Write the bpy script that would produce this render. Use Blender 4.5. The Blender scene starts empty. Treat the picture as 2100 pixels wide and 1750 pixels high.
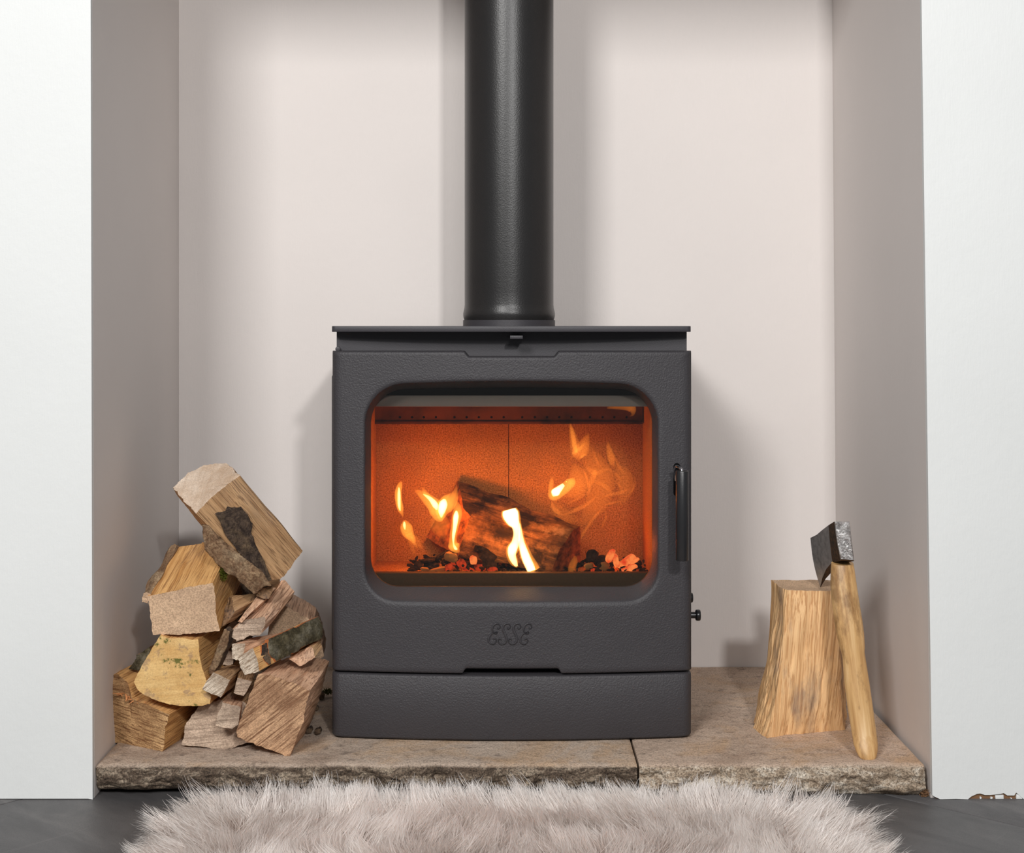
import bpy, bmesh, math, random
import numpy as np
from mathutils import Vector, Matrix, noise

random.seed(7); np.random.seed(7)
SC = bpy.context.scene
COL = SC.collection
FPX, CAMZ, HOR = 2914.0, 0.678, 675.0

def P(px, py, d):
    """world point seen at pixel (px,py) of the 2100x1750 frame at depth d"""
    return Vector(((px - 1050.0) * d / FPX, d, CAMZ - (py - HOR) * d / FPX))

# ------------------------------------------------------------------ camera
cam = bpy.data.cameras.new('camera'); camo = bpy.data.objects.new('camera', cam)
COL.objects.link(camo); SC.camera = camo
camo.location = (0, 0, CAMZ); camo.rotation_euler = (math.pi / 2, 0, 0)
cam.sensor_width = 36; cam.lens = FPX / 2100 * 36; cam.shift_y = -200 / 2100
cam.clip_start = 0.01

# ------------------------------------------------------------------ world, lights, exposure
w = bpy.data.worlds.new('world'); SC.world = w; w.use_nodes = True
w.node_tree.nodes['Background'].inputs[0].default_value = (0.93, 0.96, 1.0, 1)
w.node_tree.nodes['Background'].inputs[1].default_value = 0.24
SC.view_settings.view_transform = 'Standard'; SC.view_settings.look = 'None'
SC.view_settings.gamma = 1; SC.view_settings.use_curve_mapping = False
SC.view_settings.exposure = 0.0
SC.cycles.transparent_max_bounces = 64
SC.cycles.sample_clamp_indirect = 4.0

def area(name, loc, target, size, power, color=(1, 1, 1), sy=None):
    l = bpy.data.lights.new(name, 'AREA'); l.energy = power; l.color = color
    l.shape = 'RECTANGLE'; l.size = size; l.size_y = sy or size
    o = bpy.data.objects.new(name, l); COL.objects.link(o)
    o.location = loc
    o.rotation_euler = (Vector(target) - Vector(loc)).to_track_quat('-Z', 'Y').to_euler()
    return o
area('softbox_left', (-1.10, -1.0, 2.30), (0.0, 2.5, 0.60), 0.70, 84, (1.0, 0.985, 0.965), 0.7)
area('softbox_right', (0.60, -1.0, 1.86), (0.0, 2.5, 0.5), 0.16, 42, (1.0, 0.985, 0.97))
area('flash_centre', (0.20, -0.6, 1.5), (0.1, 2.4, 0.4), 0.25, 7, (1.0, 0.985, 0.965))

# ------------------------------------------------------------------ material helpers
def newmat(name):
    m = bpy.data.materials.new(name); m.use_nodes = True
    nt = m.node_tree; nt.nodes.clear()
    return m, nt
class N:
    """tiny node-graph helper"""
    def __init__(s, nt): s.nt = nt
    def __call__(s, t, **kw):
        n = s.nt.nodes.new(t)
        for k, v in kw.items(): setattr(n, k, v)
        return n
    def link(s, a, b): s.nt.links.new(a, b)
def set_in(n, **kw):
    for k, v in kw.items(): n.inputs[k.replace('_', ' ')].default_value = v
def srgb(r, g, b):
    f = lambda c: (c / 255 / 12.92) if c / 255 <= 0.04045 else ((c / 255 + 0.055) / 1.055) ** 2.4
    return (f(r), f(g), f(b), 1)
def coords(g, scale=(1, 1, 1), rot=(0, 0, 0), kind='Object'):
    tc = g('ShaderNodeTexCoord'); mp = g('ShaderNodeMapping')
    mp.inputs['Scale'].default_value = scale; mp.inputs['Rotation'].default_value = rot
    g.link(tc.outputs[kind], mp.inputs['Vector']); return mp.outputs[0]
def ntex(g, vec, scale, detail=4, rough=0.55, dist=0.0):
    n = g('ShaderNodeTexNoise'); set_in(n, Scale=scale, Detail=detail, Roughness=rough, Distortion=dist)
    g.link(vec, n.inputs['Vector']); return n.outputs['Fac']
def ramp(g, fac, stops, interp='LINEAR'):
    r = g('ShaderNodeValToRGB'); r.color_ramp.interpolation = interp
    el = r.color_ramp.elements
    while len(el) < len(stops): el.new(0.5)
    for e, (p, c) in zip(el, stops): e.position = p; e.color = c
    g.link(fac, r.inputs[0]); return r.outputs[0]
def mix(g, fac, a, b, mode='MIX'):
    m = g('ShaderNodeMix', data_type='RGBA', blend_type=mode)
    if isinstance(fac, (int, float)): m.inputs[0].default_value = fac
    else: g.link(fac, m.inputs[0])
    for i, v in ((6, a), (7, b)):
        if isinstance(v, tuple): m.inputs[i].default_value = v
        else: g.link(v, m.inputs[i])
    return m.outputs[2]
def bump(g, h, strength, dist, prev=None):
    b = g('ShaderNodeBump'); set_in(b, Strength=strength, Distance=dist)
    g.link(h, b.inputs['Height'])
    if prev is not None: g.link(prev, b.inputs['Normal'])
    return b.outputs[0]
def finish(g, color, rough=0.6, normal=None, metallic=0.0, spec=0.5, emis=None, estr=0.0):
    p = g('ShaderNodeBsdfPrincipled'); o = g('ShaderNodeOutputMaterial')
    if isinstance(color, tuple): p.inputs['Base Color'].default_value = color
    else: g.link(color, p.inputs['Base Color'])
    if isinstance(rough, (int, float)): p.inputs['Roughness'].default_value = rough
    else: g.link(rough, p.inputs['Roughness'])
    p.inputs['Metallic'].default_value = metallic
    p.inputs['Specular IOR Level'].default_value = spec
    if normal is not None: g.link(normal, p.inputs['Normal'])
    if emis is not None:
        if isinstance(emis, tuple): p.inputs['Emission Color'].default_value = emis
        else: g.link(emis, p.inputs['Emission Color'])
        p.inputs['Emission Strength'].default_value = estr
    g.link(p.outputs[0], o.inputs[0]); return p

def mat_paint(name, col, bs=1.0):
    m, nt = newmat(name); g = N(nt)
    v = coords(g); v2 = coords(g, (1, 1, 0.12))
    h1 = ntex(g, v, 60, 5, 0.6); h2 = ntex(g, v2, 420, 3, 0.6); h3 = ntex(g, v, 700, 2)
    b = bump(g, h1, 0.13 * bs, 0.004); b = bump(g, h2, 0.18 * bs, 0.0012, b); b = bump(g, h3, 0.15 * bs, 0.0006, b)
    c = mix(g, ramp(g, ntex(g, v, 3, 3), [(0.35, (0, 0, 0, 1)), (0.7, (1, 1, 1, 1))]), col, tuple(x * 0.965 for x in col[:3]) + (1,))
    finish(g, c, 0.55, b, spec=0.35); return m

def mat_cast(name, col, grain=1.0, rough=0.5, sc=420):
    m, nt = newmat(name); g = N(nt); v = coords(g)
    h = ntex(g, v, sc, 3, 0.5); h2 = ntex(g, v, 30, 4)
    vo = g('ShaderNodeTexVoronoi'); set_in(vo, Scale=90.0); g.link(v, vo.inputs['Vector'])
    pit = ramp(g, vo.outputs['Distance'], [(0.0, (0, 0, 0, 1)), (0.06, (1, 1, 1, 1))])
    b = bump(g, h, 0.6 * grain, 0.0014); b = bump(g, pit, 0.2 * grain, 0.0006, b)
    c = mix(g, h2, col, tuple(x * 1.18 for x in col[:3]) + (1,))
    finish(g, c, rough, b, spec=0.4); return m

def mat_split(name, c1, c2, dark, stretch=0.05, sc=90, stain=0.5, kn=0.35, bs=1.0):
    """split wood face: grain runs along local Z"""
    m, nt = newmat(name); g = N(nt)
    v = coords(g, (1, 1, stretch)); vb = coords(g)
    a = ntex(g, v, sc, 5, 0.65, 0.6); f = ntex(g, v, sc * 4, 3, 0.6)
    big = ntex(g, vb, 14, 4, 0.6)
    col = ramp(g, a, [(0.3, c2), (0.5, c1), (0.72, tuple(min(1, x * 1.25) for x in c1[:3]) + (1,))])
    col = mix(g, ramp(g, f, [(0.38, (0.7, 0.7, 0.7, 1)), (0.5, (0, 0, 0, 1))]), col, dark)
    vs = coords(g, (1, 1, 0.35)); st = ntex(g, vs, 22, 5, 0.65)
    col = mix(g, ramp(g, st, [(0.52, (0, 0, 0, 1)), (0.72, (stain,) * 3 + (1,))]), col, srgb(120, 108, 104))
    col = mix(g, ramp(g, big, [(0.35, (kn,) * 3 + (1,)), (0.6, (0, 0, 0, 1))]), col, c2)
    b = bump(g, a, 0.7 * bs, 0.004); b = bump(g, f, 0.7 * bs, 0.0016, b)
    finish(g, col, 0.72, b, spec=0.25); return m

def rcoords(g, ang, scale):
    a = coords(g, (1, 1, 1), (0, 0, ang)); mp = g('ShaderNodeMapping'); mp.inputs['Scale'].default_value = scale
    g.link(a, mp.inputs['Vector']); return mp.outputs[0]
def mat_saw(name, c1, c2, ang=0.0, lines=0.5, sc=120, speck=0.4, moss=False):
    """sawn end grain in the local XY plane; saw lines run at ang"""
    m, nt = newmat(name); g = N(nt)
    v = rcoords(g, ang, (0.045, 1, 0.3)); vb = coords(g)
    a = ntex(g, v, sc * 1.6, 5, 0.7, 0.15); f = ntex(g, vb, 420, 3, 0.7); big = ntex(g, vb, 18, 5, 0.65)
    k = lines
    col = ramp(g, a, [(0.5 - 0.10, c2), (0.5, c1), (0.60, tuple(min(1, x * 1.3) for x in c1[:3]) + (1,))])
    col = mix(g, 1 - k, col, c1)
    col = mix(g, ramp(g, big, [(0.38, (0, 0, 0, 1)), (0.68, (0.75,) * 3 + (1,))]), col, c2)
    col = mix(g, ramp(g, f, [(0.42, (speck,) * 3 + (1,)), (0.56, (0, 0, 0, 1))]), col, tuple(x * 0.35 for x in c2[:3]) + (1,))
    if moss:
        sp = ntex(g, vb, 60, 3, 0.6)
        col = mix(g, ramp(g, sp, [(0.56, (0, 0, 0, 1)), (0.64, (0.6,) * 3 + (1,))]), col, srgb(150, 122, 100))
        mo = ntex(g, vb, 26, 5, 0.7)
        col = mix(g, ramp(g, mo, [(0.60, (0, 0, 0, 1)), (0.645, (0.9,) * 3 + (1,))]), col, srgb(86, 92, 40))
    b = bump(g, a, 0.55 * (0.3 + k), 0.003); b = bump(g, f, 0.5, 0.0014, b)
    finish(g, col, 0.8, b, spec=0.2); return m

def mat_bark(name, c1, c2, light, stretch=0.2, sc=60):
    m, nt = newmat(name); g = N(nt)
    v = coords(g, (1, 1, stretch)); vb = coords(g)
    a = ntex(g, v, sc, 8, 0.75, 0.8); f = ntex(g, vb, 300, 4, 0.7); big = ntex(g, vb, 26, 5, 0.65)
    col = ramp(g, a, [(0.3, tuple(x * 0.3 for x in c1[:3]) + (1,)), (0.45, c1), (0.6, c2), (0.75, light)])
    col = mix(g, ramp(g, big, [(0.5, (0, 0, 0, 1)), (0.66, (0.6,) * 3 + (1,))]), col, light)
    col = mix(g, ramp(g, f, [(0.4, (0.5,) * 3 + (1,)), (0.55, (0, 0, 0, 1))]), col, tuple(x * 0.4 for x in c1[:3]) + (1,))
    b = bump(g, a, 1.0, 0.008); b = bump(g, f, 0.8, 0.002, b)
    finish(g, col, 0.85, b, spec=0.2); return m

def mat_plain(name, col, rough=0.5, metallic=0.0, spec=0.5, bs=0.3, bsc=200):
    m, nt = newmat(name); g = N(nt); v = coords(g)
    h = ntex(g, v, bsc, 3)
    c = mix(g, h, col, tuple(x * 0.85 for x in col[:3]) + (1,))
    finish(g, c, rough, bump(g, h, bs, 0.0008), metallic, spec); return m

M = {}
M['front_paint'] = mat_paint('front_paint', srgb(222, 224, 223), 0.9)
M['niche_paint'] = mat_paint('niche_paint', srgb(226, 219, 215), 0.8)
M['cast'] = mat_cast('cast_iron_paint', srgb(55, 53, 56), 1.0, 0.50)
M['steel'] = mat_cast('steel_paint', srgb(54, 52, 56), 0.25, 0.48, 900)
M['steel_lit'] = mat_cast('steel_lit', srgb(132, 130, 134), 0.25, 0.5, 900)  # steel paint made lighter: light reflected off the air bar put into colour
M['pipe'] = mat_cast('pipe_paint', srgb(34, 33, 33), 0.3, 0.33, 500)
M['black'] = mat_plain('black_void', srgb(8, 8, 9), 0.9, 0, 0.1)
M['chrome'] = mat_plain('chrome', srgb(200, 200, 205), 0.18, 1.0)
M['handle_black'] = mat_plain('handle_black', srgb(34, 34, 36), 0.3, 0, 0.5, 0.1, 400)
M['rust_brown'] = mat_plain('exposed_brick', srgb(128, 96, 70), 0.9, 0, 0.2, 1.0, 120)
M['grout'] = mat_plain('grout', srgb(92, 88, 84), 0.9)

# ------------------------------------------------------------------ mesh helpers
def link(name, me, mats, parent=None, mw=None):
    o = bpy.data.objects.new(name, me); COL.objects.link(o)
    for m in (mats if isinstance(mats, (list, tuple)) else [mats]): me.materials.append(m)
    if mw is not None: o.matrix_world = mw
    if parent is not None:
        o.parent = parent
        o.matrix_parent_inverse = parent.matrix_world.inverted() if parent.type != 'EMPTY' or True else Matrix()
    return o
def tag(o, label=None, cat=None, group=None, kind=None):
    if label: o['label'] = label
    if cat: o['category'] = cat
    if group: o['group'] = group
    if kind: o['kind'] = kind
    return o
def empty(name, loc):
    o = bpy.data.objects.new(name, None); COL.objects.link(o); o.location = loc
    o.empty_display_size = 0.02
    o.matrix_world = Matrix.Translation(loc); return o
def mesh(name, vs, fs, smooth=None):
    me = bpy.data.meshes.new(name); me.from_pydata([tuple(v) for v in vs], [], fs)
    bm = bmesh.new(); bm.from_mesh(me); bmesh.ops.recalc_face_normals(bm, faces=bm.faces); bm.to_mesh(me); bm.free()
    if smooth is not None:
        for p in me.polygons: p.use_smooth = True
        me.set_sharp_from_angle(angle=math.radians(smooth))
    me.update(); return me
class MB:
    def __init__(s): s.bm = bmesh.new()
    def box(s, x0, x1, y0, y1, z0, z1, bev=0.0, seg=2):
        r = bmesh.ops.create_cube(s.bm, size=1)
        vs = r['verts']
        for v in vs:
            v.co = Vector(((x0 + x1) / 2 + v.co.x * (x1 - x0), (y0 + y1) / 2 + v.co.y * (y1 - y0), (z0 + z1) / 2 + v.co.z * (z1 - z0)))
        if bev:
            es = list({e for v in vs for e in v.link_edges})
            bmesh.ops.bevel(s.bm, geom=es, offset=bev, segments=seg, affect='EDGES', profile=0.5)
        return s
    def prism8(s, pts):
        vs = [s.bm.verts.new(p) for p in pts]
        for f in ((0, 1, 2, 3), (4, 5, 6, 7), (0, 1, 5, 4), (1, 2, 6, 5), (2, 3, 7, 6), (3, 0, 4, 7)):
            s.bm.faces.new([vs[i] for i in f])
        return s
    def cyl(s, p0, p1, r0, r1=None, seg=24, bev=0.0):
        r1 = r0 if r1 is None else r1
        p0, p1 = Vector(p0), Vector(p1); ax = (p1 - p0)
        r = bmesh.ops.create_cone(s.bm, cap_ends=True, segments=seg, radius1=r0, radius2=r1, depth=ax.length)
        mt = Matrix.Translation((p0 + p1) / 2) @ ax.to_track_quat('Z', 'Y').to_matrix().to_4x4()
        bmesh.ops.transform(s.bm, matrix=mt, verts=r['verts'])
        if bev:
            es = [e for e in {e for v in r['verts'] for e in v.link_edges} if len(e.link_faces) == 2 and e.calc_face_angle(0) > 1.0]
            bmesh.ops.bevel(s.bm, geom=es, offset=bev, segments=2, affect='EDGES', profile=0.5)
        return s
    def lathe(s, prof, c, seg=64):
        rings = []
        for (r, z) in prof:
            rings.append([s.bm.verts.new((c[0] + r * math.cos(2 * math.pi * k / seg), c[1] + r * math.sin(2 * math.pi * k / seg), z)) for k in range(seg)])
        for a, b in zip(rings, rings[1:]):
            for k in range(seg): s.bm.faces.new([a[k], a[(k + 1) % seg], b[(k + 1) % seg], b[k]])
        s.bm.faces.new(rings[0]); s.bm.faces.new(rings[-1]); return s
    def tube(s, pts, r, seg=10, taper=None):
        rings = []
        pts = [Vector(p) for p in pts]
        for i, p in enumerate(pts):
            t = (pts[min(i + 1, len(pts) - 1)] - pts[max(i - 1, 0)]).normalized()
            a = t.orthogonal().normalized() if i == 0 else (prev - t * prev.dot(t)).normalized()
            prev = a; b = t.cross(a)
            rr = r[i] if isinstance(r, (list, tuple)) else r
            rings.append([s.bm.verts.new(p + (a * math.cos(2 * math.pi * k / seg) + b * math.sin(2 * math.pi * k / seg)) * rr) for k in range(seg)])
        for a, b in zip(rings, rings[1:]):
            for k in range(seg): s.bm.faces.new([a[k], a[(k + 1) % seg], b[(k + 1) % seg], b[k]])
        s.bm.faces.new(rings[0]); s.bm.faces.new(rings[-1]); return s
    def build(s, name, mats, parent=None, smooth=35, origin=None):
        bmesh.ops.recalc_face_normals(s.bm, faces=s.bm.faces)
        me = bpy.data.meshes.new(name)
        if origin is not None: bmesh.ops.translate(s.bm, vec=-Vector(origin), verts=s.bm.verts)
        s.bm.to_mesh(me); s.bm.free()
        for p in me.polygons: p.use_smooth = True
        me.set_sharp_from_angle(angle=math.radians(smooth))
        return link(name, me, mats, parent, Matrix.Translation(origin) if origin is not None else None)

# ------------------------------------------------------------------ the setting
ZT = 1.44            # niche ceiling height
DF, DB = 2.047, 2.658
def lx(z, front): return (-0.604 - 0.0026 * z) if front else -0.623
def rx(z, front): return (0.6055 - 0.0135 * z) if front else (0.6078 - 0.0070 * z)
DW = DF + 0.008
def niche_side(name, fx, out):
    pts = []
    for z in (-0.02, ZT):
        a, b = fx(z, True), fx(z, False)
        pts += [(a, DW, z), (b, DB + 0.0, z), (out, DB + 0.0, z), (out, DW, z)]
    return tag(MB().prism8(pts).build(name, M['niche_paint']), kind='structure')
niche_side('wall_left', lx, -1.7); niche_side('wall_right', rx, 1.7)
tag(MB().box(-1.7, 1.7, DB, DB + 0.12, -0.02, ZT).build('wall_back', M['niche_paint']), kind='structure')
tag(MB().box(-1.7, 1.7, DW, DB + 0.12, ZT, ZT + 0.1).build('ceiling', M['niche_paint']), kind='structure')
def plaster(name, poly, y0, y1, m, parent=None):
    vs = [(x, y0, z) for x, z in poly] + [(x, y1, z) for x, z in poly]; n = len(poly)
    fs = [tuple(range(n)), tuple(range(2 * n - 1, n - 1, -1))] + [(i, (i + 1) % n, n + (i + 1) % n, n + i) for i in range(n)]
    return link(name, mesh(name, vs, fs, 20), m, parent)
# left pier: plaster skin with a slightly ragged foot
poly = [(-1.7, 0.003)]
for i in range(60):
    x = -1.0 + i * (1.0 - 0.604) / 60
    poly.append((x, 0.0012 + (0.0035 if i < 22 else 0.0) * abs(noise.noise((x * 90, 3, 0))) ))
poly += [(-0.6042, 0.0), (lx(1.6, True), 1.6), (-1.7, 1.6)]
wl = tag(plaster('wall_front_left', poly, DF, DW, M['front_paint']), kind='structure')
# right pier: paint and plaster chipped away along the foot
chip = [(1885, 0), (1893, 0), (1902, 0)]
poly = [(rx(0, True), 0.006), (0.611, 0.003), (0.617, 0.0004), (0.640, 0.0010)]
for cx, cy in ((1985, 1641), (1992, 1634), (2003, 1629), (2010, 1628), (2020, 1631), (2030, 1631), (2042, 1630), (2052, 1629), (2058, 1627), (2066, 1632), (2080, 1632), (2084, 1626), (2092, 1633), (2100, 1640)):
    q = P(cx, cy, DF); poly.append((q.x, max(0.0003, q.z)))
poly += [(0.75, 0.004), (0.78, 0.0), (1.7, 0.0), (1.7, 1.6), (rx(1.6, True), 1.6)]
wr = tag(plaster('wall_front_right', poly, DF, DW, M['front_paint']), kind='structure')
MB().box(0.612, 1.0, DF + 0.004, DW, 0, 0.02).build('exposed_masonry', M['rust_brown'], wr)
fl = MB()
for cx, wd, hh in ((2009, .0022, .0030), (2031, .0030, .0028), (2041, .0120, .0058), (2072, .0020, .0016), (2084, .0090, .0060)):
    q = P(cx, 1637, DF + 0.002); n0 = len(fl.bm.verts)
    fl.box(q.x, q.x + wd, DF + 0.001, DF + 0.005, 0.0004, hh, 0.0004)
    for v_ in list(fl.bm.verts)[n0:]: v_.co.x += 0.0012 * noise.noise((v_.co.z * 900, cx, 0)); v_.co.z *= 1 + 0.35 * noise.noise((v_.co.x * 300, cx, 5))
tag(fl.build('paint_flakes', M['front_paint'], wr), kind='stuff')
tag(MB().box(-1.7, 1.7, DF - 0.0, DW + 0.1, 1.42, 1.9, 0.002).build('wall_front_top', M['front_paint']), kind='structure')

# floor: grout bed and large dark slate tiles laid on the diagonal
m, nt = newmat('slate'); g = N(nt); v = coords(g, (0.35, 1, 1), (0, 0, 0.3)); vb = coords(g)
a = ntex(g, v, 12, 6, 0.65, 0.4); f = ntex(g, vb, 500, 3, 0.6); c3 = ntex(g, vb, 60, 4)
c = ramp(g, a, [(0.3, srgb(70, 69, 70)), (0.55, srgb(94, 92, 92)), (0.75, srgb(118, 115, 113))])
c = mix(g, ramp(g, f, [(0.3, (0.45,) * 3 + (1,)), (0.5, (0, 0, 0, 1))]), c, srgb(58, 57, 60))
vs_ = coords(g, (1.6, 0.02, 1), (0, 0, 0.9)); sc_ = ntex(g, vs_, 60, 2, 0.5, 1.5)
c = mix(g, ramp(g, sc_, [(0.70, (0, 0, 0, 1)), (0.78, (0.35,) * 3 + (1,))]), c, srgb(140, 136, 132))
b = bump(g, a, 0.4, 0.004); b = bump(g, f, 0.35, 0.001, b)
finish(g, c, 0.55, b, spec=0.45); M['slate'] = m
fo = tag(MB().box(-1.7, 1.7, -0.6, 2.8, -0.03, -0.0025).build('floor', M['grout']), kind='structure')
tdir = Vector((0.1275, -0.114, 0)).normalized(); tper = Vector((-tdir.y, tdir.x, 0))
base = Vector((0.569, 2.047, 0)); T = 0.60; gp = 0.0016
tile_me = None
for i in range(-5, 5):
    for j in range(-6, 5):
        c0 = base + tdir * (i * T + 0.247) + tper * (j * T)
        cc = c0 + tdir * T / 2 + tper * T / 2
        if not (-1.3 < cc.x < 1.3 and 0.9 < cc.y < 2.9): continue
        if tile_me is None:
            mb = MB(); mb.box(-T / 2 + gp, T / 2 - gp, -T / 2 + gp, T / 2 - gp, -0.012, 0.0, 0.0008)
            t = mb.build('tile', M['slate'], None); tile_me = t.data
        else: t = bpy.data.objects.new('tile', tile_me); COL.objects.link(t)
        t.matrix_world = Matrix.Translation(cc) @ Matrix.Rotation(math.atan2(tdir.y, tdir.x), 4, 'Z')
        t.parent = fo

# ------------------------------------------------------------------ hearth stones
def mat_hearth(name, top1, top2, f1, f2, f3):
    m, nt = newmat(name); g = N(nt); v = coords(g); vz = coords(g, (1, 1, 2.2))
    big = ntex(g, v, 9, 6, 0.65); md = ntex(g, v, 45, 6, 0.7); fn = ntex(g, v, 380, 4, 0.7)
    top = ramp(g, big, [(0.3, top2), (0.5, top1), (0.72, tuple(min(1, x * 1.15) for x in top1[:3]) + (1,))])
    top = mix(g, ramp(g, md, [(0.55, (0, 0, 0, 1)), (0.66, (0.6,) * 3 + (1,))]), top, srgb(112, 98, 88))
    top = mix(g, ramp(g, ntex(g, v, 6, 5, 0.7, 0.5), [(0.50, (0, 0, 0, 1)), (0.62, (0.55,) * 3 + (1,))]), top, srgb(206, 168, 128))
    top = mix(g, ramp(g, fn, [(0.38, (0.5,) * 3 + (1,)), (0.52, (0, 0, 0, 1))]), top, srgb(84, 74, 66))
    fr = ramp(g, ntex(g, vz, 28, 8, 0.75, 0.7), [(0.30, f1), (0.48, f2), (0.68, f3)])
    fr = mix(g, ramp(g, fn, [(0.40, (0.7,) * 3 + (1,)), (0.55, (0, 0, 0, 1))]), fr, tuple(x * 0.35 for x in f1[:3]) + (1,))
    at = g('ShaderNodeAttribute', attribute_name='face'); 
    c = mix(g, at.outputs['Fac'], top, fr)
    b = bump(g, md, 0.8, 0.006); b = bump(g, fn, 0.7, 0.0016, b)
    finish(g, c, 0.8, b, spec=0.3); return m
def hearth(name, x0, x1, zb, m, amp, seed, taper=0.0, yb=DB - 0.002):
    nx = int((x1 - x0) / 0.0016); nf = 26
    rows = []     # (y, z, facew, amp)
    z1 = 0.046
    tops = list(np.linspace(0, 1, 34) ** 1.6)
    vs, fac, fs = [], [], []
    nr = len(tops) + nf + 1
    for i in range(nx + 1):
        x = x0 + (x1 - x0) * i / nx
        edge = 0.006 * noise.noise((x * 14, seed, 0)) + 0.004 * noise.noise((x * 50, seed, 4))
        yf = 2.060 + edge
        ex = max(0, 1 - min(i, nx - i) * (x1 - x0) / nx / 0.006)
        for t in reversed(tops):
            y = yf + (yb - yf) * t
            z = z1 + 0.0006 * noise.noise((x * 25, y * 25, seed)) - (0.0018 * ex * ex) - 0.003 * max(0, 1 - (y - yf) / 0.008) ** 2
            if y > 2.12: z = min(z, z1)
            vs.append((x, y, z)); fac.append(max(0.0, 1 - (y - yf) / 0.003) * 0.6 if t < 0.05 else 0.0)
        for k in range(1, nf + 1):
            q = k / nf; z = z1 - 0.003 + (zb - z1 + 0.003) * q
            pr = (Vector((x * 22, z * 34, seed)))
            n1 = noise.turbulence(pr, 4, False, amplitude_scale=0.55, frequency_scale=2.1)
            n2 = noise.noise((x * 9, z * 12, seed + 9)); n3 = noise.cell(Vector((x * 60 + 3 * n2, z * 90, seed)))
            bulge = math.sin(min(1, q * 1.05) * math.pi) ** 0.6
            y = yf - bulge * (0.006 + amp * (n1 * 0.9 + n2 * 0.5 + 0.10 * n3)) + 0.010 * max(0, q - 0.75) * 3
            vs.append((x, y + 0.004 * ex, z)); fac.append(1.0)
        vs.append((x, yb, zb)); fac.append(1.0)
    for i in range(nx):
        for k in range(nr - 1):
            a = i * nr + k; fs.append((a, a + 1, a + nr + 1, a + nr))
        fs.append((i * nr + nr - 1, i * nr, (i + 1) * nr, (i + 1) * nr + nr - 1))
    fs.append(tuple(range(nr))); fs.append(tuple(nx * nr + k for k in range(nr - 1, -1, -1)))
    # slide the ends to follow the leaning niche sides
    me = bpy.data.meshes.new(name)
    o0 = Vector(((x0 + x1) / 2, 2.3, zb))
    me.from_pydata([tuple(Vector(q) - o0) for q in vs], [], fs)
    for p in me.polygons: p.use_smooth = True
    me.set_sharp_from_angle(angle=math.radians(60))
    at = me.attributes.new('face', 'FLOAT', 'POINT'); at.data.foreach_set('value', np.array(fac, dtype=np.float32))
    return link(name, me, m, None, Matrix.Translation(o0))
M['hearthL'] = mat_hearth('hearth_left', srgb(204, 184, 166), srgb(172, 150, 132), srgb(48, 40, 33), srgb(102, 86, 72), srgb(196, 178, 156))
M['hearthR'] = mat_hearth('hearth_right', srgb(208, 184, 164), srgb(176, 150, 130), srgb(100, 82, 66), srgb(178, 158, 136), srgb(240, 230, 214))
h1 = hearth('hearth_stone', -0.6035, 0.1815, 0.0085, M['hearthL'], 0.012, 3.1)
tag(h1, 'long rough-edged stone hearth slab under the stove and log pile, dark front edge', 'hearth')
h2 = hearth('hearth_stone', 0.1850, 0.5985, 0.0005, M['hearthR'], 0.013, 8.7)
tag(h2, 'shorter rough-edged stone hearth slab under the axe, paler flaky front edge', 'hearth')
for sx in (-0.5, -0.15, 0.12): MB().box(sx - 0.03, sx + 0.03, 2.2, 2.6, 0, 0.0085).build('packing_shim', M['grout'], h1)

mb = MB(); random.seed(21)
for k in range(120):
    c = Vector((random.uniform(0.592, 0.606), random.uniform(2.056, 2.085), 0)); c.z = 0.0008 + random.random() ** 2 * 0.009 * (1 - (c.y - 2.056) / 0.06)
    v_ = Vector((random.gauss(0, 1), random.gauss(0, 1), random.gauss(0, .4))).normalized() * random.uniform(.0012, .004)
    mb.tube([c - v_, c, c + v_], [.0003, random.uniform(.0005, .0011), .0003], 4)
tag(mb.build('corner_debris', M['rust_brown'], None), 'brown dust and debris in the corner right of the hearth slab', 'debris', kind='stuff')
ZS = 0.046
# ------------------------------------------------------------------ stove
def bow(x): return 2.172 + 0.020 * (x / 0.275) ** 2
def corner(x, xe, r):
    a = abs(x) - (xe - r)
    return 0 if a <= 0 else r - math.sqrt(max(0, r * r - min(a, r) ** 2))
stove = tag(empty('wood_stove', (0, 2.36, ZS)), 'dark grey cast iron wood-burning stove with a large glass door, standing on the hearth', 'stove')

# top plate with bowed front
def bowed_slab(name, xl, xr, z0, z1, yb, yoff, r, mat, parent, bev=0.002, bowamt=0.020):
    xs = list(np.linspace(xl + r, xr - r, 60))
    cl = [(xl + r - r * math.sin(a), r - r * math.cos(a)) for a in np.linspace(math.pi / 2, 0, 8)][:-1]
    cr = [(xr - r + r * math.sin(a), r - r * math.cos(a)) for a in np.linspace(0, math.pi / 2, 8)][1:]
    xc = (xl + xr) / 2; hw = (xr - xl) / 2
    prof = [(x, dy) for x, dy in cl] + [(x, 0) for x in xs] + [(x, dy) for x, dy in cr]
    def loop(ins, z):
        out = []
        for x, dy in prof:
            sx = 1 - ins / hw
            out.append((xc + (x - xc) * sx, 2.172 + bowamt * ((x - xc) / 0.275) ** 2 + yoff + dy + ins, z))
        out += [(xr - ins, yb, z), (xl + ins, yb, z)]
        return out
    loops = [loop(bev, z0), loop(bev * .3, z0 + bev * .3), loop(0, z0 + bev), loop(0, z1 - bev), loop(bev * .3, z1 - bev * .3), loop(bev, z1)]
    n = len(loops[0]); vs = [q for l in loops for q in l]
    fs = [(k * n + i, k * n + (i + 1) % n, (k + 1) * n + (i + 1) % n, (k + 1) * n + i) for k in range(5) for i in range(n)]
    fs += [tuple(range(n)), tuple(5 * n + i for i in range(n - 1, -1, -1))]
    return link(name, mesh(name, vs, fs, 50), mat, parent)
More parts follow.
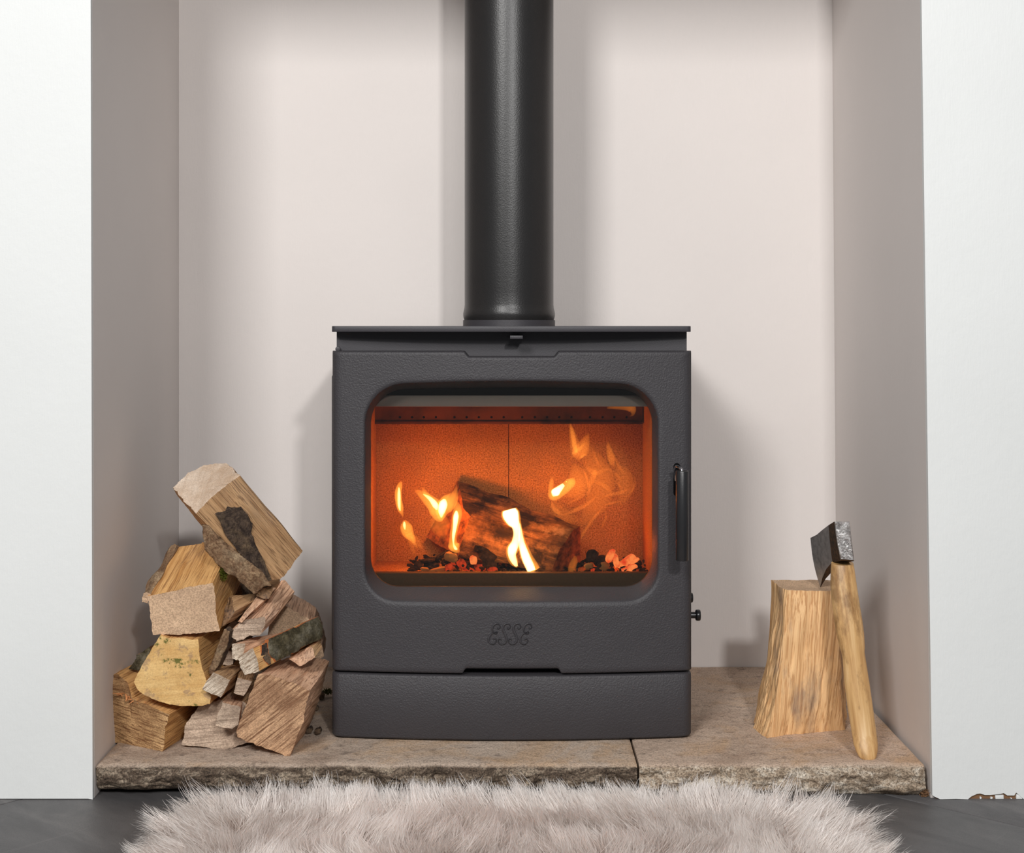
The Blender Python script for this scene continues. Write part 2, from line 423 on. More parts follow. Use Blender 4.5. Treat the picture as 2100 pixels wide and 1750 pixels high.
bowed_slab('top_plate', -0.2775, 0.2755, 0.6735, 0.6825, 2.56, -0.008, 0.006, M['steel'], stove, 0.0008)
bowed_slab('plinth', -0.2790, 0.2780, ZS + 0.002, 0.1475, 2.30, 0.0, 0.014, M['cast'], stove, 0.004)
# body casing
bd = MB()
bd.box(-0.2735, 0.2725, 2.216, 2.225, 0.60, 0.6735)          # fascia under the plate
bd.box(-0.2735, 0.2725, 2.216, 2.225, ZS + 0.004, 0.262)
bd.box(-0.2735, -0.240, 2.2251, 2.55, ZS + 0.004, 0.6735); bd.box(0.229, 0.2725, 2.2251, 2.55, ZS + 0.004, 0.6735)
bd.box(-0.2734, -0.240, 2.216, 2.225, 0.2621, 0.5999); bd.box(0.2295, 0.2724, 2.216, 2.225, 0.2621, 0.5999)
bd.box(-0.2399, 0.2289, 2.45, 2.55, ZS + 0.004, 0.6735)
bd.build('body', M['steel'], stove, 30)
MB().box(-0.2872, -0.2755, 2.262, 2.52, 0.165, 0.605, 0.003).build('side_panel', M['steel'], stove)
MB().box(0.2735, 0.2770, 2.262, 2.52, 0.165, 0.605, 0.001).build('side_panel', M['steel'], stove)
MB().box(-0.003, 0.0165, 2.170, 2.216, 0.6630, 0.6680, 0.0005).build('air_lever', M['steel'], stove)
MB().cyl(P(693, 716, 2.200), P(693, 716, 2.214), 0.0040, 0.0040, 16, 0.001).build('hinge_pin', M['steel'], stove)
kn = MB(); c = P(1421, 1262, 2.30)
kn.cyl((0.272, 2.30, c.z), (0.300, 2.30, c.z), 0.0052); kn.cyl((0.297, 2.30, c.z), (0.3050, 2.30, c.z), 0.0090, bev=0.002)
kn.build('damper_knob', M['handle_black'], stove)
c = P(1421, 1226, 2.28); MB().cyl((0.272, 2.28, c.z), (0.2905, 2.28, c.z), 0.0082, bev=0.003).build('side_bolt', M['handle_black'], stove)
# flue collar and pipe
MB().lathe([(0.070, 0.6825), (0.0777, 0.6825), (0.0777, 0.6930), (0.070, 0.6930)], (-0.005, 2.40)).build('flue_collar', M['steel'], stove)
pb = MB(); prof = [(0.066, 0.6920), (0.0755, 0.6920), (0.0765, 0.6955), (0.0776, 0.700), (0.0776, 0.704), (0.0768, 0.7085), (0.0757, 0.713), (0.0750, 0.719), (0.0750, 0.74)]
prof += [(0.0750, z) for z in np.linspace(0.8, ZT, 8)] + [(0.066, ZT)]
pipe = pb.lathe(prof, (0, 0), 96).build('flue_pipe', M['pipe'], None, 60)
pipe.location = (-0.005, 2.40, 0)
tag(pipe, 'matt black round flue pipe rising from the stove top to the ceiling', 'flue pipe')

# door
OUT = [(-0.2785, 0.6443), (-0.0750, 0.6443), (-0.0728, 0.6436), (-0.0675, 0.6370), (-0.0655, 0.6360), (0.0645, 0.6360), (0.0665, 0.6370), (0.0715, 0.6436), (0.0737, 0.6443), (0.2775, 0.6443),
       (0.2775, 0.1500), (0.0775, 0.1500), (0.0755, 0.1507), (0.0715, 0.1566), (0.0695, 0.1576), (-0.0695, 0.1576), (-0.0715, 0.1566), (-0.0755, 0.1507), (-0.0775, 0.1500), (-0.2785, 0.1500)]
CX, CZ = -0.0005, 0.425
def ray_poly(poly, a):
    dx, dz = math.cos(a), math.sin(a); best = None
    for (x1, z1), (x2, z2) in zip(poly, poly[1:] + poly[:1]):
        ex, ez = x2 - x1, z2 - z1; den = dx * ez - dz * ex
        if abs(den) < 1e-12: continue
        t = ((x1 - CX) * ez - (z1 - CZ) * ex) / den; u = ((x1 - CX) * dz - (z1 - CZ) * dx) / den
        if t > 0 and -1e-9 <= u <= 1 + 1e-9: best = t if best is None else min(best, t)
    return (CX + dx * best, CZ + dz * best)
def rrect(x0, x1, z0, z1, r, rb, bulge=0.0, n=14):
    pts = []
    for (cx, cz, rr, a0) in ((x1 - r, z1 - r, r, 0), (x0 + r, z1 - r, r, 90), (x0 + rb, z0 + rb, rb, 180), (x1 - rb, z0 + rb, rb, 270)):
        for k in range(n + 1):
            a = math.radians(a0 + 90 * k / n); pts.append((cx + rr * math.cos(a), cz + rr * math.sin(a)))
        if a0 == 0:
            for k in range(1, 20):
                u = k / 20; pts.append((x1 - r + (x0 - x1 + 2 * r) * u, z1))
    out = []
    for x, z in pts:
        if z > z1 - r: z += bulge * (1 - ((x - CX) / (x1 - CX)) ** 2) * min(1, (z - z1 + r) / r)
        out.append((x, z))
    return out
L1 = rrect(-0.2275, 0.2258, 0.2590, 0.592, 0.060, 0.050, 0.0075)
L1b = rrect(-0.2250, 0.2233, 0.2630, 0.589, 0.057, 0.048, 0.0070)
L2 = rrect(-0.2212, 0.2198, 0.2742, 0.5820, 0.052, 0.044, 0.0045)
angs = sorted(set([round(2 * math.pi * k / 560, 6) for k in range(560)] + [round(math.atan2(z - CZ, x - CX) % (2 * math.pi), 6) for x, z in OUT + [(x * 0.965, CZ + (z - CZ) * 0.985) for x, z in OUT]]))
def dyd(x): return bow(x) + corner(x, 0.2785, 0.013)
ro = [ray_poly(OUT, a) for a in angs]; r1 = [ray_poly(L1, a) for a in angs]; r1b = [ray_poly(L1b, a) for a in angs]; r2 = [ray_poly(L2, a) for a in angs]
def inset(p, s):
    # move towards the opening by s, measured along each axis so the rim stays even
    return (p[0], p[1] - s * max(-1, min(1, (p[1] - CZ) / 0.15)))
rings = []
rings.append([(x, 2.214, z) for x, z in ro])
rings.append([(x, dyd(x) + 0.0045, z) for x, z in ro])
rings.append([(x, dyd(x) + 0.0012, z) for x, z in [inset(p, 0.0010) for p in ro]])
ri = [inset(p, 0.0040) for p in ro]
rings.append([(x, dyd(x), z) for x, z in ri])
for t in (0.06, 0.12, 0.2, 0.3, 0.45, 0.6, 0.8, 0.93):
    rings.append([(a[0] + (b[0] - a[0]) * t, dyd(a[0] + (b[0] - a[0]) * t), a[1] + (b[1] - a[1]) * t) for a, b in zip(ri, r1)])
rings.append([(x, dyd(x) + 0.0006, z) for x, z in r1])
rings.append([(a[0] * .6 + b[0] * .4, dyd(a[0]) + 0.0028, a[1] * .6 + b[1] * .4) for a, b in zip(r1, r1b)])
rings.append([(x, dyd(x) + 0.008, z) for x, z in r1b])
rings.append([(x, 2.222, z) for x, z in r2])
rings.append([(x, 2.232, z) for x, z in r2])
n = len(angs); vs = [q for r in rings for q in r]
fs = [(k * n + i, k * n + (i + 1) % n, (k + 1) * n + (i + 1) % n, (k + 1) * n + i) for k in range(len(rings) - 1) for i in range(n)]
door = link('stove_door', mesh('stove_door', vs, fs, 85), M['cast'], stove)
# glass
m, nt = newmat('stove_glass'); g = N(nt)
tr = g('ShaderNodeBsdfTransparent'); tr.inputs[0].default_value = (0.76, 0.74, 0.70, 1)
gl = g('ShaderNodeBsdfGlossy'); gl.inputs['Roughness'].default_value = 0.03
fz = g('ShaderNodeFresnel'); fz.inputs[0].default_value = 1.45
mx = g('ShaderNodeMixShader'); g.link(fz.outputs[0], mx.inputs[0]); g.link(tr.outputs[0], mx.inputs[1]); g.link(gl.outputs[0], mx.inputs[2])
o = g('ShaderNodeOutputMaterial'); g.link(mx.outputs[0], o.inputs[0]); M['glass'] = m
MB().box(-0.226, 0.225, 2.2225, 2.2265, 0.268, 0.590).build('door_glass', M['glass'], door)
# handle: dark slot insert, chrome hook, black bar
def capsule(px0, px1, py0, py1, d, th, off):
    r = (px1 - px0) / 2; cx = (px0 + px1) / 2; pts = []
    for k in range(17): a = math.pi * k / 16; pts.append((cx + r * math.cos(a), py0 + r - r * math.sin(a)))
    for k in range(17): a = math.pi + math.pi * k / 16; pts.append((cx + r * math.cos(a), py1 - r - r * math.sin(a)))
    q = [P(x, y, d) for x, y in pts]
    poly = [(v.x, v.z) for v in q]; yy = d + off; n = len(poly)
    return [(x, yy, z) for x, z in poly] + [(x, yy + th, z) for x, z in poly], [tuple(range(n)), tuple(range(2 * n - 1, n - 1, -1))] + [(i, (i + 1) % n, n + (i + 1) % n, n + i) for i in range(n)]
a_, b_ = capsule(1381, 1395, 950, 1018, bow(0.252), 0.002, -0.0006)
link('slot_dark_insert', mesh('slot_dark_insert', a_, b_, 30), M['black'], door)  # black insert proud of the door, standing in for the slot's shade
hx = (1399 - 1050) * 2.135 / FPX
hb = MB().cyl((hx, 2.135, 0.3300), (hx, 2.135, 0.4650), 0.0096, 0.0096, 32, 0.0012)
hb.build('handle', M['handle_black'], door)
hk = MB()
hk.tube([P(1385, 985, 2.190), P(1384.5, 974, 2.184), P(1384, 963, 2.168), P(1386.5, 957, 2.152), P(1392, 958, 2.142), P(1398, 964, 2.136), P(1399, 972, 2.135)], 0.0022, 12)
hk.build('handle_bracket', M['chrome'], door)

# raised script lettering ESSE
def smooth_path(pts, n=8):
    out = []
    for i in range(len(pts) - 1):
        p0 = pts[max(i - 1, 0)]; p1 = pts[i]; p2 = pts[i + 1]; p3 = pts[min(i + 2, len(pts) - 1)]
        for k in range(n):
            t = k / n
            out.append(tuple(0.5 * ((2 * b) + (-a + c) * t + (2 * a - 5 * b + 4 * c - d) * t * t + (-a + 3 * b - 3 * c + d) * t ** 3) for a, b, c, d in zip(p0, p1, p2, p3)))
    out.append(tuple(pts[-1])); return out
E_ = [(705, 432, 26), (712, 455, 34), (745, 452, 26), (768, 415, 22), (745, 362, 26), (690, 340, 34), (630, 360, 46), (588, 420, 52), (576, 480, 46), (590, 530, 34), (628, 552, 16), (680, 528, 15), (700, 550, 15), (665, 585, 17), (610, 568, 22), (556, 590, 38), (508, 650, 56), (488, 725, 62), (510, 790, 46), (565, 830, 30), (625, 820, 26), (665, 780, 24), (672, 735, 24), (648, 695, 28), (615, 705, 34), (605, 728, 24)]
S_ = [(940, 432, 26), (950, 458, 34), (985, 455, 26), (1012, 415, 22), (990, 362, 26), (935, 340, 34), (870, 362, 48), (836, 425, 58), (840, 495, 64), (872, 570, 64), (905, 650, 62), (918, 725, 58), (895, 790, 46), (840, 830, 32), (775, 832, 26), (728, 795, 24), (718, 745, 24), (745, 700, 28), (780, 705, 34), (785, 728, 24)]
def letter(path, dx):
    pts = smooth_path([(960 + (x + dx) / 11.667, 1250 + y / 11.667, wd / 11.667) for x, y, wd in path], 6)
    vs, fs = [], []; sec = [(-1.0, 0.0), (-0.78, 0.75), (0.0, 1.0), (0.78, 0.75), (1.0, 0.0)]
    for i, (x, y, wd) in enumerate(pts):
        xa, ya, _ = pts[max(i - 1, 0)]; xb, yb, _ = pts[min(i + 1, len(pts) - 1)]
        tx, ty = xb - xa, yb - ya; L = math.hypot(tx, ty) or 1; nx, ny = -ty / L, tx / L
        for s, h in sec:
            hx_ = x + nx * s * wd / 2; hy_ = y + ny * s * wd / 2
            X = (hx_ - 1050) * 2.172 / FPX; Z = CAMZ - (hy_ - HOR) * 2.172 / FPX
            vs.append((X, bow(X) + 0.0004 - 0.0030 * h, Z))
    k = len(sec)
    for i in range(len(pts) - 1):
        for j in range(k - 1): a = i * k + j; fs.append((a, a + 1, a + k + 1, a + k))
        a = i * k; fs.append((a, a + k, a + k + k - 1, a + k - 1))
    fs.append(tuple(range(k))); fs.append(tuple((len(pts) - 1) * k + j for j in range(k)))
    return link('letter', mesh('letter', vs, fs, 30), M['cast'], door)
letter(E_, 0); letter(S_, 0); letter(S_, 248); letter(E_, 752)

# firebox
m, nt = newmat('vermiculite'); g = N(nt); v = coords(g)
f = ntex(g, v, 420, 3, 0.7); bg = ntex(g, v, 9, 4)
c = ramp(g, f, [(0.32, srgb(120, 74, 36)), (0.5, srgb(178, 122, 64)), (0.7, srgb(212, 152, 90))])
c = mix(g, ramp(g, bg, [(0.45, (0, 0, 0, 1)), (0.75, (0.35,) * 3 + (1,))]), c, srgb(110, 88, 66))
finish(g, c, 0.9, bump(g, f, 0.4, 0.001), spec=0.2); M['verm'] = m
def seam_box(x0, x1, y0, y1, z0, z1, name, mat, bev=0.0008): return MB().box(x0, x1, y0, y1, z0, z1, bev).build(name, mat, stove)
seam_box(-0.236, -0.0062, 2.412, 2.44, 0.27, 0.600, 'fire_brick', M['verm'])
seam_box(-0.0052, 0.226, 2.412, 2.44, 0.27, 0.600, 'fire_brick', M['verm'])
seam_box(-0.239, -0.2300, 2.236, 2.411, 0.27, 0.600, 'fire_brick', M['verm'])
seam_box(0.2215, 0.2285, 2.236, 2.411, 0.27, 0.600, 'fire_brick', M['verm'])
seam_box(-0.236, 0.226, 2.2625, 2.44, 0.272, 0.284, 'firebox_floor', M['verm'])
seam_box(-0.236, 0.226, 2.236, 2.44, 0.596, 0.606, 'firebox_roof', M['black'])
seam_box(-0.232, 0.2275, 2.233, 2.239, 0.5560, 0.5735, 'air_bar', M['steel_lit'])
seam_box(-0.232, 0.2275, 2.236, 2.244, 0.5736, 0.598, 'air_gap_shade', M['black'])  # black strip added to stand in for the shade above the bar
m, nt = newmat('sill_brown'); g = N(nt); v = coords(g); f = ntex(g, v, 500, 3)
finish(g, mix(g, f, srgb(84, 66, 46), srgb(60, 48, 34)), 0.7, bump(g, f, 0.4, 0.001), spec=0.3); M['sill'] = m
seam_box(-0.232, 0.2275, 2.245, 2.262, 0.262, 0.2922, 'log_guard', M['sill'])
# baffle: a drilled air manifold hung high on the back wall
holes = [820, 845, 869, 894, 932, 957, 982, 1008, 1033, 1071, 1097, 1122, 1147, 1172, 1210, 1236, 1260, 1285]
BY = 2.385
m, nt = newmat('manifold_steel'); g = N(nt); v = coords(g, (1, 1, 1)); f = ntex(g, v, 14, 5, 0.6)
finish(g, ramp(g, f, [(0.35, srgb(46, 28, 20)), (0.6, srgb(110, 62, 38))]), 0.6, bump(g, ntex(g, v, 300, 3), 0.3, 0.001), spec=0.3); M['manifold'] = m
vs, fs = [], []
z0, z1 = CAMZ - (864 - HOR) * BY / FPX, CAMZ - (848 - HOR) * BY / FPX; zm = (z0 + z1) / 2
hxs = [(h - 1050) * BY / FPX for h in holes]
cuts = [hxs[0] - 0.010] + [(a + b) / 2 for a, b in zip(hxs, hxs[1:])] + [hxs[-1] + 0.010]
for hxx, xa, xb in zip(hxs, cuts, cuts[1:]):
    s0 = len(vs); nn = 16
    for k in range(nn):
        a = 2 * math.pi * k / nn + math.pi / nn; ca, sa = math.cos(a), math.sin(a)
        t = min(((xb - hxx) if ca > 0 else (hxx - xa)) / max(abs(ca), 1e-6), (z1 - zm) / max(abs(sa), 1e-6))
        vs.append((hxx + ca * t, BY, zm + sa * t))
    for rr, yy in ((0.0021, BY), (0.0021, BY + 0.003)):
        for k in range(nn):
            a = 2 * math.pi * k / nn + math.pi / nn; vs.append((hxx + rr * math.cos(a), yy, zm + rr * math.sin(a)))
    for q in range(2):
        for k in range(nn): fs.append((s0 + q * nn + k, s0 + q * nn + (k + 1) % nn, s0 + (q + 1) * nn + (k + 1) % nn, s0 + (q + 1) * nn + k))
    for zc in (z0, z1):       # fill cell corners
        for xc in (xa, xb):
            cand = [k for k in range(nn) if abs(vs[s0 + k][2] - zc) < 1e-6 and (vs[s0 + k][0] - hxx) * (xc - hxx) > 0]
            can2 = [k for k in range(nn) if abs(vs[s0 + k][0] - xc) < 1e-6 and (vs[s0 + k][2] - zm) * (zc - zm) > 0]
            if cand and can2:
                ka = max(cand, key=lambda k: abs(vs[s0 + k][0] - hxx)); kb = max(can2, key=lambda k: abs(vs[s0 + k][2] - zm))
                vs.append((xc, BY, zc)); fs.append((s0 + ka, len(vs) - 1, s0 + kb))
mf = link('air_manifold', mesh('air_manifold', vs, fs), M['manifold'], stove)
mm = MB(); zt = CAMZ - (831 - HOR) * BY / FPX
mm.box(-0.2335, cuts[0], BY, BY + 0.012, z0, z1); mm.box(cuts[-1], 0.2195, BY, BY + 0.012, z0, z1)
mm.box(-0.2335, 0.2195, BY, BY + 0.024, z1, zt + 0.02); mm.box(-0.2335, 0.2195, BY - 0.002, BY + 0.024, z0 - 0.0050, z0, 0.0005)
MB().box(-0.2335, 0.2195, BY + 0.0035, BY + 0.012, z0, z1).build('manifold_hole_shade', M['black'], stove)  # black backing added so the drilled holes look shaded inside
mm.box(-0.2335, 0.2195, BY + 0.012, BY + 0.024, z0, z1)
mm.build('manifold_body', M['manifold'], stove)

# ------------------------------------------------------------------ generic split block
def subdiv_poly(poly, step):
    """poly: list of (F,B) pairs of Vectors -> resampled list and corner flags"""
    out = []
    for (f0, b0), (f1, b1) in zip(poly, poly[1:] + poly[:1]):
        n = max(1, int(round(max((f1 - f0).length, (b1 - b0).length) / step)))
        for k in range(n): t = k / n; out.append((f0.lerp(f1, t), b0.lerp(b1, t)))
    return out
def block(name, F, B, mats, parent=None, step=0.0030, lstep=0.006, amp=0.0012, fib=0.0015, capamp=0.0006, bulge=0.0, prof=None, seed=0.0, smooth=40, sidemat=None, nring=10, wobble=0.002, barky=0.0, bulgeB=0.0, hollow=0.0):
    """lofts front polygon F to back polygon B (lists of world Vectors, same count).
    material slot 0 = front/back caps, 1 = sides; sidemat picks a slot per polygon edge."""
    n0 = len(F); poly = [(f.copy(), b.copy()) for f, b in zip(F, B)]
    cf = sum(F, Vector()) / n0; cb = sum(B, Vector()) / n0; ax = (cb - cf)
    L = ax.length; az = ax.normalized()
    ref = Vector((0, 0, 1)) if abs(az.z) < 0.9 else Vector((0, -1, 0))
    axx = ref.cross(az).normalized(); ayy = az.cross(axx)
    org = (cf + cb) / 2
    R = Matrix((axx, ayy, az)).transposed()
    Ri = R.inverted()
    mw = Matrix.Translation(org) @ R.to_4x4()
    edge_id = []
    pr = []
    for e, ((f0, b0), (f1, b1)) in enumerate(zip(poly, poly[1:] + poly[:1])):
        n = max(1, int(round(max((f1 - f0).length, (b1 - b0).length) / step)))
        for k in range(n): t = k / n; pr.append((f0.lerp(f1, t), b0.lerp(b1, t))); edge_id.append(e)
    m_ = len(pr); nl = max(2, int(L / lstep))
    rings = []; raw = []
    for j in range(nl + 1):
        t = j / nl; tt = prof(t) if prof else t
        rawring = []
        c = cf.lerp(cb, tt) if not prof else None
        ring = []
        for i, (f, b) in enumerate(pr):
            if prof:
                p = f.lerp(b, t); q = f.lerp(b, tt)
                s = q; p = Vector((s.x, s.y, p.z)) if abs(az.z) > 0.7 else q
                cc = Vector((cf.x + (cb.x - cf.x) * tt, cf.y + (cb.y - cf.y) * tt, p.z)) if abs(az.z) > 0.7 else cf.lerp(cb, tt)
            else: p = f.lerp(b, t); cc = cf.lerp(cb, t)
            rawring.append(p.copy())
            out = (p - cc); out -= az * out.dot(az)
            if out.length > 1e-9: out.normalize()
            lo = Ri @ (p - org)
            n1 = noise.noise((lo.x * 260 + seed, lo.y * 260, lo.z * 14)) * fib + noise.noise((lo.x * 90 + seed, lo.y * 90, lo.z * 9 + 5)) * fib * 1.3
            n2 = noise.noise((lo.x * 28 + seed, lo.y * 28, lo.z * 20 + 9)) * amp * 2
            n3 = 0
            if barky: n3 = barky * (noise.turbulence(Vector((lo.x * 70, lo.y * 70, lo.z * 26 + seed)), 3, True) - 0.5)
            ring.append(p + out * (n1 + n2 + n3))
        rings.append(ring); raw.append(rawring)
    # ragged ends
    for j, sgn in ((0, -1), (nl, 1)):
        for i in range(m_):
            rings[j][i] = rings[j][i] + az * noise.noise((i * 0.9 + seed, j, 3)) * wobble * 0.5
    vs, fs, mi = [], [], []
    for r in rings: vs += r
    for j in range(nl):
        for i in range(m_):
            fs.append((j * m_ + i, j * m_ + (i + 1) % m_, (j + 1) * m_ + (i + 1) % m_, (j + 1) * m_ + i))
            mi.append(sidemat[edge_id[i]] if sidemat else 1)
    for ring, rw, d, bl in ((rings[0], raw[0], -1, bulge), (rings[-1], raw[-1], 1, bulgeB)):
        c = sum(ring, Vector()) / m_; s0 = len(vs); vs += ring
        prev = list(range(s0, s0 + m_))
        for k in range(1, nring):
            t = 1 - (0.25 if k == 1 else k) / nring; cur = []
            for i in range(m_):
                p = c.lerp(rw[i].lerp(ring[i], 0.8) if k == 1 else rw[i], t); lo = Ri @ (p - org)
                h = capamp * (noise.noise((lo.x * 160 + seed, lo.y * 160, d)) + 0.6 * noise.noise((lo.x * 50, lo.y * 50 + seed, d)) * 2) + bl * (1 - t * t)
                if barky: h += barky * noise.turbulence(Vector((lo.x * 60, lo.y * 60, seed)), 3, True)
                vs.append(p + az * d * h); cur.append(len(vs) - 1)
            for i in range(m_): fs.append((prev[i], prev[(i + 1) % m_], cur[(i + 1) % m_], cur[i])); mi.append(0)
            prev = cur
        vs.append(c + az * d * bl); ci = len(vs) - 1
        for i in range(m_): fs.append((prev[i], prev[(i + 1) % m_], ci)); mi.append(0)
    me = bpy.data.meshes.new(name)
    inv = mw.inverted()
    me.from_pydata([tuple(inv @ v) for v in vs], [], fs)
    me.polygons.foreach_set('material_index', mi)
    bm = bmesh.new(); bm.from_mesh(me); bmesh.ops.recalc_face_normals(bm, faces=bm.faces); bm.to_mesh(me); bm.free()
    for p in me.polygons: p.use_smooth = True
    me.set_sharp_from_angle(angle=math.radians(smooth))
    return link(name, me, mats, parent, mw)
def PP(l, d=None): return [P(*(q if len(q) == 3 else (q[0], q[1], d))) for q in l]
def push(F, v, s=1.0):
    c = sum(F, Vector()) / len(F); return [c + (f - c) * s + Vector(v) for f in F]

# wood materials
M['split_orange'] = mat_split('split_orange', srgb(226, 176, 114), srgb(196, 140, 80), srgb(136, 88, 50), 0.03, 120, 0.3)
M['split_brown'] = mat_split('split_brown', srgb(200, 160, 118), srgb(164, 122, 84), srgb(100, 72, 52), 0.025, 130, 0.4)
M['split_pink'] = mat_split('split_pink', srgb(220, 178, 146), srgb(184, 138, 106), srgb(116, 80, 62), 0.03, 110, 0.4)
M['split_stump'] = mat_split('split_stump', srgb(234, 192, 142), srgb(216, 168, 114), srgb(178, 124, 78), 0.016, 90, 0.8, 0.3, 0.7)
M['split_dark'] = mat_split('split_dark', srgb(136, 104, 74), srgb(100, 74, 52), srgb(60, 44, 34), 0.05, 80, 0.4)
M['saw_pale'] = mat_saw('saw_pale', srgb(222, 203, 184), srgb(192, 162, 134), -0.9, 0.3, 70, 0.25)
M['saw_tan'] = mat_saw('saw_tan', srgb(224, 190, 156), srgb(190, 158, 130), 1.3, 0.15, 110, 0.45)
M['saw_yellow'] = mat_saw('saw_yellow', srgb(228, 192, 132), srgb(206, 160, 98), 0.1, 0.4, 55, 0.2, moss=True)
M['saw_lines'] = mat_saw('saw_lines', srgb(210, 170, 122), srgb(132, 92, 60), -0.2, 1.0, 230, 0.35)
M['saw_grey'] = mat_saw('saw_grey', srgb(206, 182, 160), srgb(152, 130, 112), 0.1, 0.8, 150, 0.4)
M['saw_diag'] = mat_saw('saw_diag', srgb(208, 168, 132), srgb(136, 98, 72), 0.68, 1.0, 200, 0.35)
M['saw_small'] = mat_saw('saw_small', srgb(224, 208, 188), srgb(150, 126, 104), 0.6, 1.0, 210, 0.3)
M['bark_grey'] = mat_bark('bark_grey', srgb(150, 116, 88), srgb(194, 160, 124), srgb(222, 196, 160), 0.07, 110)
M['bark_dark'] = mat_bark('bark_dark', srgb(84, 70, 62), srgb(124, 104, 88), srgb(172, 144, 112), 0.25, 80)
M['bark_lichen'] = mat_bark('bark_lichen', srgb(82, 74, 54), srgb(116, 106, 80), srgb(158, 152, 134), 0.8, 60)
M['bark_orange'] = mat_plain('bark_inner', srgb(180, 106, 62), 0.85, 0, 0.2, 1.0, 150)
M['moss'] = mat_plain('moss', srgb(92, 96, 34), 0.95, 0, 0.1, 1.0, 300)
M['shaving'] = mat_plain('shaving', srgb(206, 140, 90), 0.85, 0, 0.2)

# ------------------------------------------------------------------ log pile (left)
G = None
# sawn block, lower left
F = PP([(219, 1390, 2.165), (208, 1462, 2.175), (217, 1517, 2.187), (275, 1531, 2.155), (333, 1542, 2.124), (346, 1466, 2.116), (310, 1450, 2.13), (271, 1432, 2.14), (262, 1400, 2.155), (240, 1382, 2.165)])
B = push(F, (0.030, 0.165, 0.0), 1.0)
lg = block('firewood_log', F, B, [M['saw_lines'], M['split_orange']], seed=1, capamp=0.0012)
tag(lg, 'low sawn firewood block at the bottom left of the pile against the side wall', 'firewood')
# wood shavings on that block
mb = MB(); random.seed(3)
for k in range(90):
    u = random.random(); px = 238 + u * 115; py = 1392 + 0.55 * (px - 238) + random.uniform(-14, 8)
    c = P(px, py, 2.150 + random.uniform(-0.012, 0.02)); v = Vector((random.uniform(-1, 1), random.uniform(-.6, .6), random.uniform(-.5, .8))).normalized() * random.uniform(.003, .009)
    c.z = min(c.z, 0.128 - 0.035 * u)
    mb.tube([c - v, c + Vector((0, 0, .001)), c + v], [0.0004, random.uniform(.0008, .002), 0.0003], 4)
tag(mb.build('wood_shavings', M['shaving'], None), 'orange wood shavings caught between the two lower left logs', 'shavings', kind='stuff')
# yellow wedge-shaped block
F = PP([(274, 1399), (281, 1416), (297, 1426), (312, 1433), (330, 1439), (348, 1444), (376, 1447), (405, 1449), (432, 1446), (434, 1430), (414, 1368), (407, 1310), (395, 1312), (367, 1309), (345, 1309), (329, 1304), (300, 1351), (284, 1378)], 2.118)
B = push(F, (0.022, 0.17, 0.004), 0.94)
lg = block('firewood_log', F, B, [M['saw_yellow'], M['split_orange']], seed=2, capamp=0.0008, fib=0.001,
           sidemat=[1, 1, 1, 1, 1, 1, 1, 1, 1, 1, 1, 1, 1, 1, 1, 1, 1, 1])
tag(lg, 'yellow wedge-shaped log with green moss spots on its sawn end', 'firewood')
# big square block above it
F = PP([(302, 1222, 2.118), (305, 1250, 2.12), (314, 1302, 2.125), (367, 1303, 2.12), (410, 1298, 2.118), (449, 1294, 2.116), (443, 1245, 2.112), (436, 1196, 2.108), (380, 1207, 2.112), (340, 1215, 2.115)])
B = push(F, (0.004, 0.165, 0.047), 0.98)
lg = block('firewood_log', F, B, [M['saw_tan'], M['split_orange']], seed=3, fib=0.0014, capamp=0.0007,
           sidemat=[1, 1, 1, 1, 1, 1, 1, 1, 1, 1])
tag(lg, 'big square sawn log with an orange split top, sitting on the yellow mossy log', 'firewood')
Fb = PP([(290, 1224, 2.125), (291, 1236, 2.125), (304, 1240, 2.125), (309, 1219, 2.12), (300, 1214, 2.12)])
block('bark', Fb, push(Fb, (0.004, 0.160, 0.047), 1.0), [M['saw_tan'], M['bark_grey']], lg, seed=4, barky=0.003, amp=0.002)
# moss tuft on its right side
def moss(name, c, r, n, parent=None, seed=0):
    random.seed(seed); mb = MB()
    for k in range(n):
        d = Vector((random.gauss(0, 1), random.gauss(0, 1), random.gauss(0, 1))).normalized(); s = c + Vector((d.x * r.x, d.y * r.y, d.z * r.z)) * random.random() ** .5
        e = s + (d + Vector((0, -.4, .4))) * random.uniform(.002, .005)
        mb.tube([s, s.lerp(e, .5) + Vector((random.uniform(-1, 1), 0, random.uniform(-1, 1))) * .0006, e], [.0007, .0006, .0002], 4)
    return tag(mb.build(name, M['moss'], parent), kind='stuff')
moss('moss', P(459, 1178, 2.155), Vector((.004, .006, .011)), 170, lg, 5)
# top log
def axis_log(F, off): return [f + Vector(off) for f in F]
fe = [(354, 1001), (386, 970), (421, 954), (464, 950), (492, 976), (434, 1019), (402, 1054)]
de = [2.215, 2.245, 2.262, 2.258, 2.205, 2.168, 2.150]
F = [P(x, y, d) for (x, y), d in zip(fe, de)]
pa = P(492, 976, 2.205); pb_ = P(621, 1130, 2.285)
B = push(F, pb_ - pa, 1.0)
# lower edge pulled to the seen outline
B[6] = P(545, 1205, 2.235); B[5] = P(583, 1183, 2.25); B[0] = P(470, 1150, 2.33)
toplog = block('firewood_log', F, B, [M['saw_pale'], M['split_brown']], seed=6, fib=0.0016, capamp=0.001)
tag(toplog, 'tilted split log with a patch of dark bark, topmost of the pile', 'firewood')
